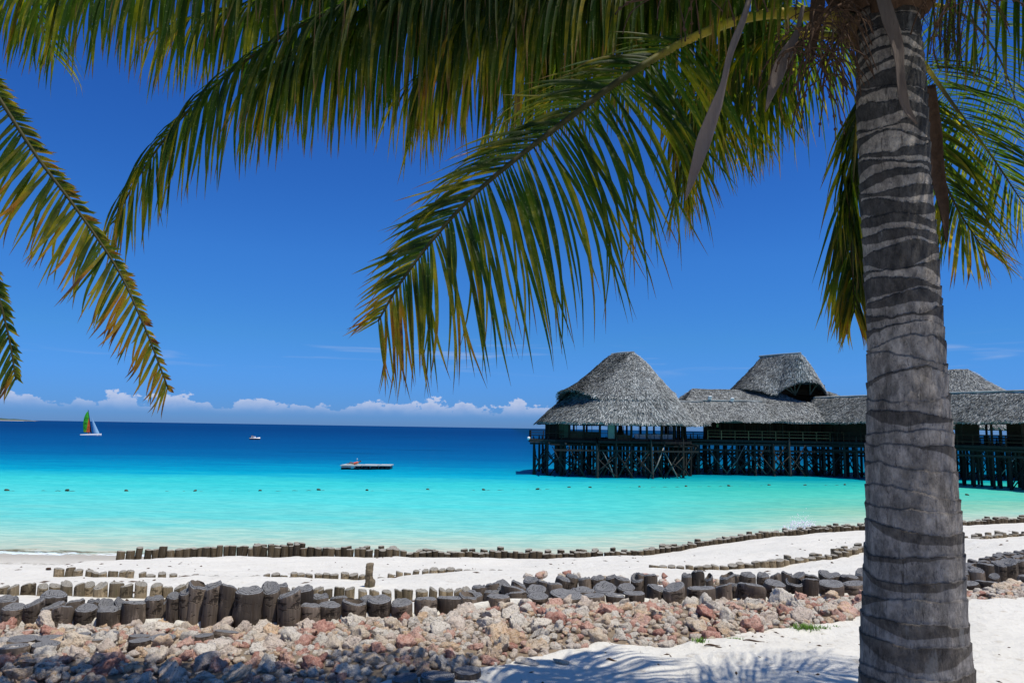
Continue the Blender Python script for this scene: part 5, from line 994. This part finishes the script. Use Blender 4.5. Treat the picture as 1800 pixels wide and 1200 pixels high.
def sail_fn(t):
    p = N(t, 'SeparateXYZ', {0: OC(t)}); x, z_ = p.outputs[0], p.outputs[2]; lx_ = M(t, 'ADD', x, M(t, 'MULTIPLY', z_, .16))
    dm = M(t, 'SUBTRACT', .38, lx_); T_ = M(t, 'SUBTRACT', 1.0, M(t, 'DIVIDE', z_, 9.8))
    green = MIX(t, SS(t, z_, 2.6, 1.4), (.16, .80, .07), (.75, .85, .05)); c = MIX(t, M(t, 'LESS_THAN', dm, M(t, 'MULTIPLY', T_, 2.3)), green, (1.0, .20, .07))
    c = MIX(t, M(t, 'LESS_THAN', dm, M(t, 'ADD', M(t, 'MULTIPLY', T_, .65), .12)), c, (.07, .02, .05))
    wv = M(t, 'MULTIPLY', SS(t, NOISE(t, MAPV(t, OC(t), (2.5, 1, 3.5)), 1.3, 2), .55, .60), SS(t, M(t, 'ABSOLUTE', M(t, 'SUBTRACT', M(t, 'FRACT', M(t, 'MULTIPLY', z_, .55)), .5)), .34, .28)); c = MIX(t, M(t, 'MULTIPLY', wv, SS(t, z_, 7.2, 6.8)), c, (.03, .09, .03))
    b1 = N(t, 'BsdfDiffuse', {'Color': c}); b2 = N(t, 'BsdfTranslucent', {'Color': c}); m_ = N(t, 'MixShader', {0: .4}); t.links.new(b1.outputs[0], m_.inputs[1]); t.links.new(b2.outputs[0], m_.inputs[2]); return m_.outputs[0]
m_sail = mat('striped_sailcloth', sail_fn); m_jib = simple('pale_blue_sailcloth', (.40, .66, .80), .6)
n1, n2 = 20, 8; V = []
for i in range(n1):
    t = i/(n1-1); zz = 1.3+(mt_.z-1.7)*t; xm = mb_.x+(mt_.x-mb_.x)*(zz/mt_.z); wdt = 2.85*(1-t**2.2)**.75+.06
    for j in range(n2): s = j/(n2-1); V.append((xm-.05-wdt*s, cy_-.30*math.sin(PI*s)*(1-t*.6)-.02, zz-.12*s))
nV = len(V); V += [(x, y+.025, z_) for x, y, z_ in V]; f = [tuple(r_) for r_ in gridF(n1, n2)]; b = MB(); b.add(V, f+[tuple(i+nV for i in q_)[::-1] for q_ in f]); b.build('mainsail', m_sail, cat)
# keep sail pattern coordinates at the mast foot
V = []
for i in range(14):
    t = i/13; top_ = Vector((mb_.x-.75, cy_, 7.2)); c0v = Vector((mb_.x+.7, cy_, .95)).lerp(top_, t); c1v = Vector((mb_.x+3.0, cy_, .85)).lerp(top_+Vector((.15, 0, 0)), t)
    for j in range(6): s = j/5; p = c0v.lerp(c1v, s); V.append((p.x, p.y-.22*math.sin(PI*s)*(1-t), p.z))
nV = len(V); V += [(x, y+.025, z_) for x, y, z_ in V]; f = [tuple(r_) for r_ in gridF(14, 6)]; b = MB(); b.add(V, f+[tuple(i+nV for i in q_)[::-1] for q_ in f]); b.build('jib', m_jib, cat)
person('person in dark clothes sitting on the catamaran under the sail', SIT, None, 1, (cx_-.9, cy_-.3, .55), .4, cloth=m_navy)
# motorboat
q = P(448, 772.5, 262); mx, my = q.x, 262.0; mo = empty('motorboat', (mx, my, 0), 'small white and dark blue motorboat on the deep blue water left of centre', 'motorboat')
V = []
for i in range(16):
    t = i/15; x = -1.7+3.5*t; w_ = .72*(1-max(0, t-.45)**2*2.9); top_ = .58+.30*t**2; V += [(mx+x, my-w_, top_), (mx+x, my-w_*.92, .28), (mx+x, my-w_*.5, -.2), (mx+x, my, -.3), (mx+x, my+w_*.5, -.2), (mx+x, my+w_*.92, .28), (mx+x, my+w_, top_), (mx+x, my+w_*.8, top_-.1), (mx+x, my, top_-.12), (mx+x, my-w_*.8, top_-.1)]
f = [tuple(r_) for r_ in gridF(16, 10, True)]+[tuple(range(10))[::-1], tuple(150+k for k in range(10))]
def hull_fn(t): z_ = N(t, 'SeparateXYZ', {0: OC(t)}).outputs[2]; return BS(t, MIX(t, SS(t, z_, .46, .50), (.02, .022, .035), (.8, .8, .78)), .35)
b = MB(); b.add(V, f); b.build('hull', mat('two_tone_hull', hull_fn), mo, None, True)
b = MB(); b.box((mx-.1, my, .85), (.5, .6, .55)); b.build('console', m_white, mo); b = MB(); b.bar((mx+.12, my-.3, 1.1), (mx+.12, my+.3, 1.1), .04, .3); b.build('windscreen', m_grey, mo); b = MB(); b.box((mx-1.75, my, .6), (.3, .3, .6)); b.build('outboard_motor', m_navy, mo)
person('person in white shirt at the wheel of the motorboat', SIT, None, 1, (mx-.75, my, .75), 1.57, cloth=m_white); person('person in white shirt seated behind the driver of the motorboat', SIT, None, 1, (mx-1.25, my+.1, .66), 1.4, cloth=m_white)
# swimming raft: three floating platforms end to end
q = P(646, 818, 96); rx_, ry_ = q.x, 96.0; ra_ = empty('swimming_raft', (rx_, ry_, 0), 'long pale floating raft on dark pontoons in the turquoise water', 'raft')
for i, (x0, x1, dy) in enumerate([(-3.05, -.55, -.6), (-.50, 1.45, 0), (1.52, 3.05, .5)]):
    b = MB(); b.box((rx_+(x0+x1)/2, ry_+dy, .50), (x1-x0, 3.0, .11)); b.build('deck_section', bpy.data.materials['pale_grey_deck'] if i else simple('pale_grey_deck', (.42, .46, .43), .6), ra_)
    for dx in np.linspace(x0+.45, x1-.45, 2): b = MB(); b.tube([(rx_+dx, ry_+dy-1.3, .18), (rx_+dx, ry_+dy+1.3, .18)], .36, 10); b.build('pontoon', m_navy, ra_, None, True)
b = MB(); b.bar((rx_-2.9, ry_-2.14, .33), (rx_-1.1, ry_-2.14, .33), .05, .12); b.build('ladder_rail', m_grey, ra_)
b = MB(); b.bar((rx_-1.25, ry_-.5, .55), (rx_-1.25, ry_-.5, 1.25), .025); b.lathe([(.02, -.05), (.06, 0), (.02, .05)], (rx_-1.25, ry_-.5, 1.28), 8); b.build('marker_pole', m_white, ra_)
person('person in red lying on the left section of the floating raft', LIE, None, 1, (rx_-1.5, ry_-1.0, .60), 0.15, cloth=m_red)
# swimming area floats on their rope
fl = [(12, 862), (118, 862), (222, 863), (343, 863), (457, 863), (560, 861), (645, 862), (752, 861), (850, 861), (945, 860), (1000, 857), (1037, 857), (1124, 856), (1206, 855), (1281, 854), (1352, 853), (1415, 853), (1485, 852), (1700, 870)]
fm = MB(); fm.lathe([(.02, -.07), (.10, -.04), (.125, .01), (.09, .08), (.02, .10)], (0, 0, 0), 10); fme = fm.me('float_buoy', simple('weedy_float', (.05, .07, .04), .7), True); pr = None
fw = ['at the far left edge', 'below the sailing catamaran', 'second after the catamaran', 'halfway between catamaran and motorboat', 'straight below the motorboat', 'left of the one below the raft', 'straight below the raft', 'first to the right of the raft', 'midway between raft and round pavilion', 'just left of the round pavilion stilts', 'under the left stilts of the round pavilion', 'close to its neighbour under the round pavilion', 'under the right half of the round pavilion', 'under the gap between the two pavilions', 'below the left end of the large hall', 'below the middle of the large hall', 'below the right half of the large hall', 'beside the palm trunk on its left', 'right of the palm trunk']
for (px, py), lab in zip(fl, fw):
    q = G(px, py, 0); o = link('float_buoy', fme, None, (q.x, q.y, .03), (0.3, .2, random.random()*6), (1.6, 1, 1)); tag(o, 'dark weedy swimming area float, '+lab, 'buoy', 'floats on the swimming area rope')
rp = [G(px, py, .02) for px, py in fl]; b = MB()
for a, c_ in zip(rp, rp[1:]):
    if (a-c_).length < 30: b.tube([a.lerp(c_, t)+Vector((0, math.sin(t*PI)*.4, -.06+.05*math.sin(t*25))) for t in np.linspace(0, 1, 12)], .018, 5)
tag(b.build('float_rope', m_fibre, None, rp[0]), 'thin dark rope strung with floats across the shallow water', 'rope')
# wave breaking against the outer row of logs
q = G(1415, 930, .3); rs = np.random.default_rng(5); b = MB()
for i in range(420):
    a = rs.normal(0, 1); hgt = abs(rs.normal(0, .38))*math.exp(-a*a*.5)+.02; x, y, z_ = q.x+a*.55+.15*hgt, q.y+.55+rs.normal(0, .18), .15+hgt*1.1; r_ = rs.uniform(.012, .05)*(1 if hgt < .5 else .6)
    b.add([(x-r_, y, z_), (x+r_, y, z_), (x, y-r_, z_), (x, y+r_, z_), (x, y, z_+r_*1.6), (x, y, z_-r_)], [(0, 2, 4), (2, 1, 4), (1, 3, 4), (3, 0, 4), (2, 0, 5), (1, 2, 5), (3, 1, 5), (0, 3, 5)])
tag(b.build('wave_splash', m_foam, None, (q.x, q.y+.5, 0)), 'white spray thrown up behind the log row left of the palm trunk', kind='stuff')
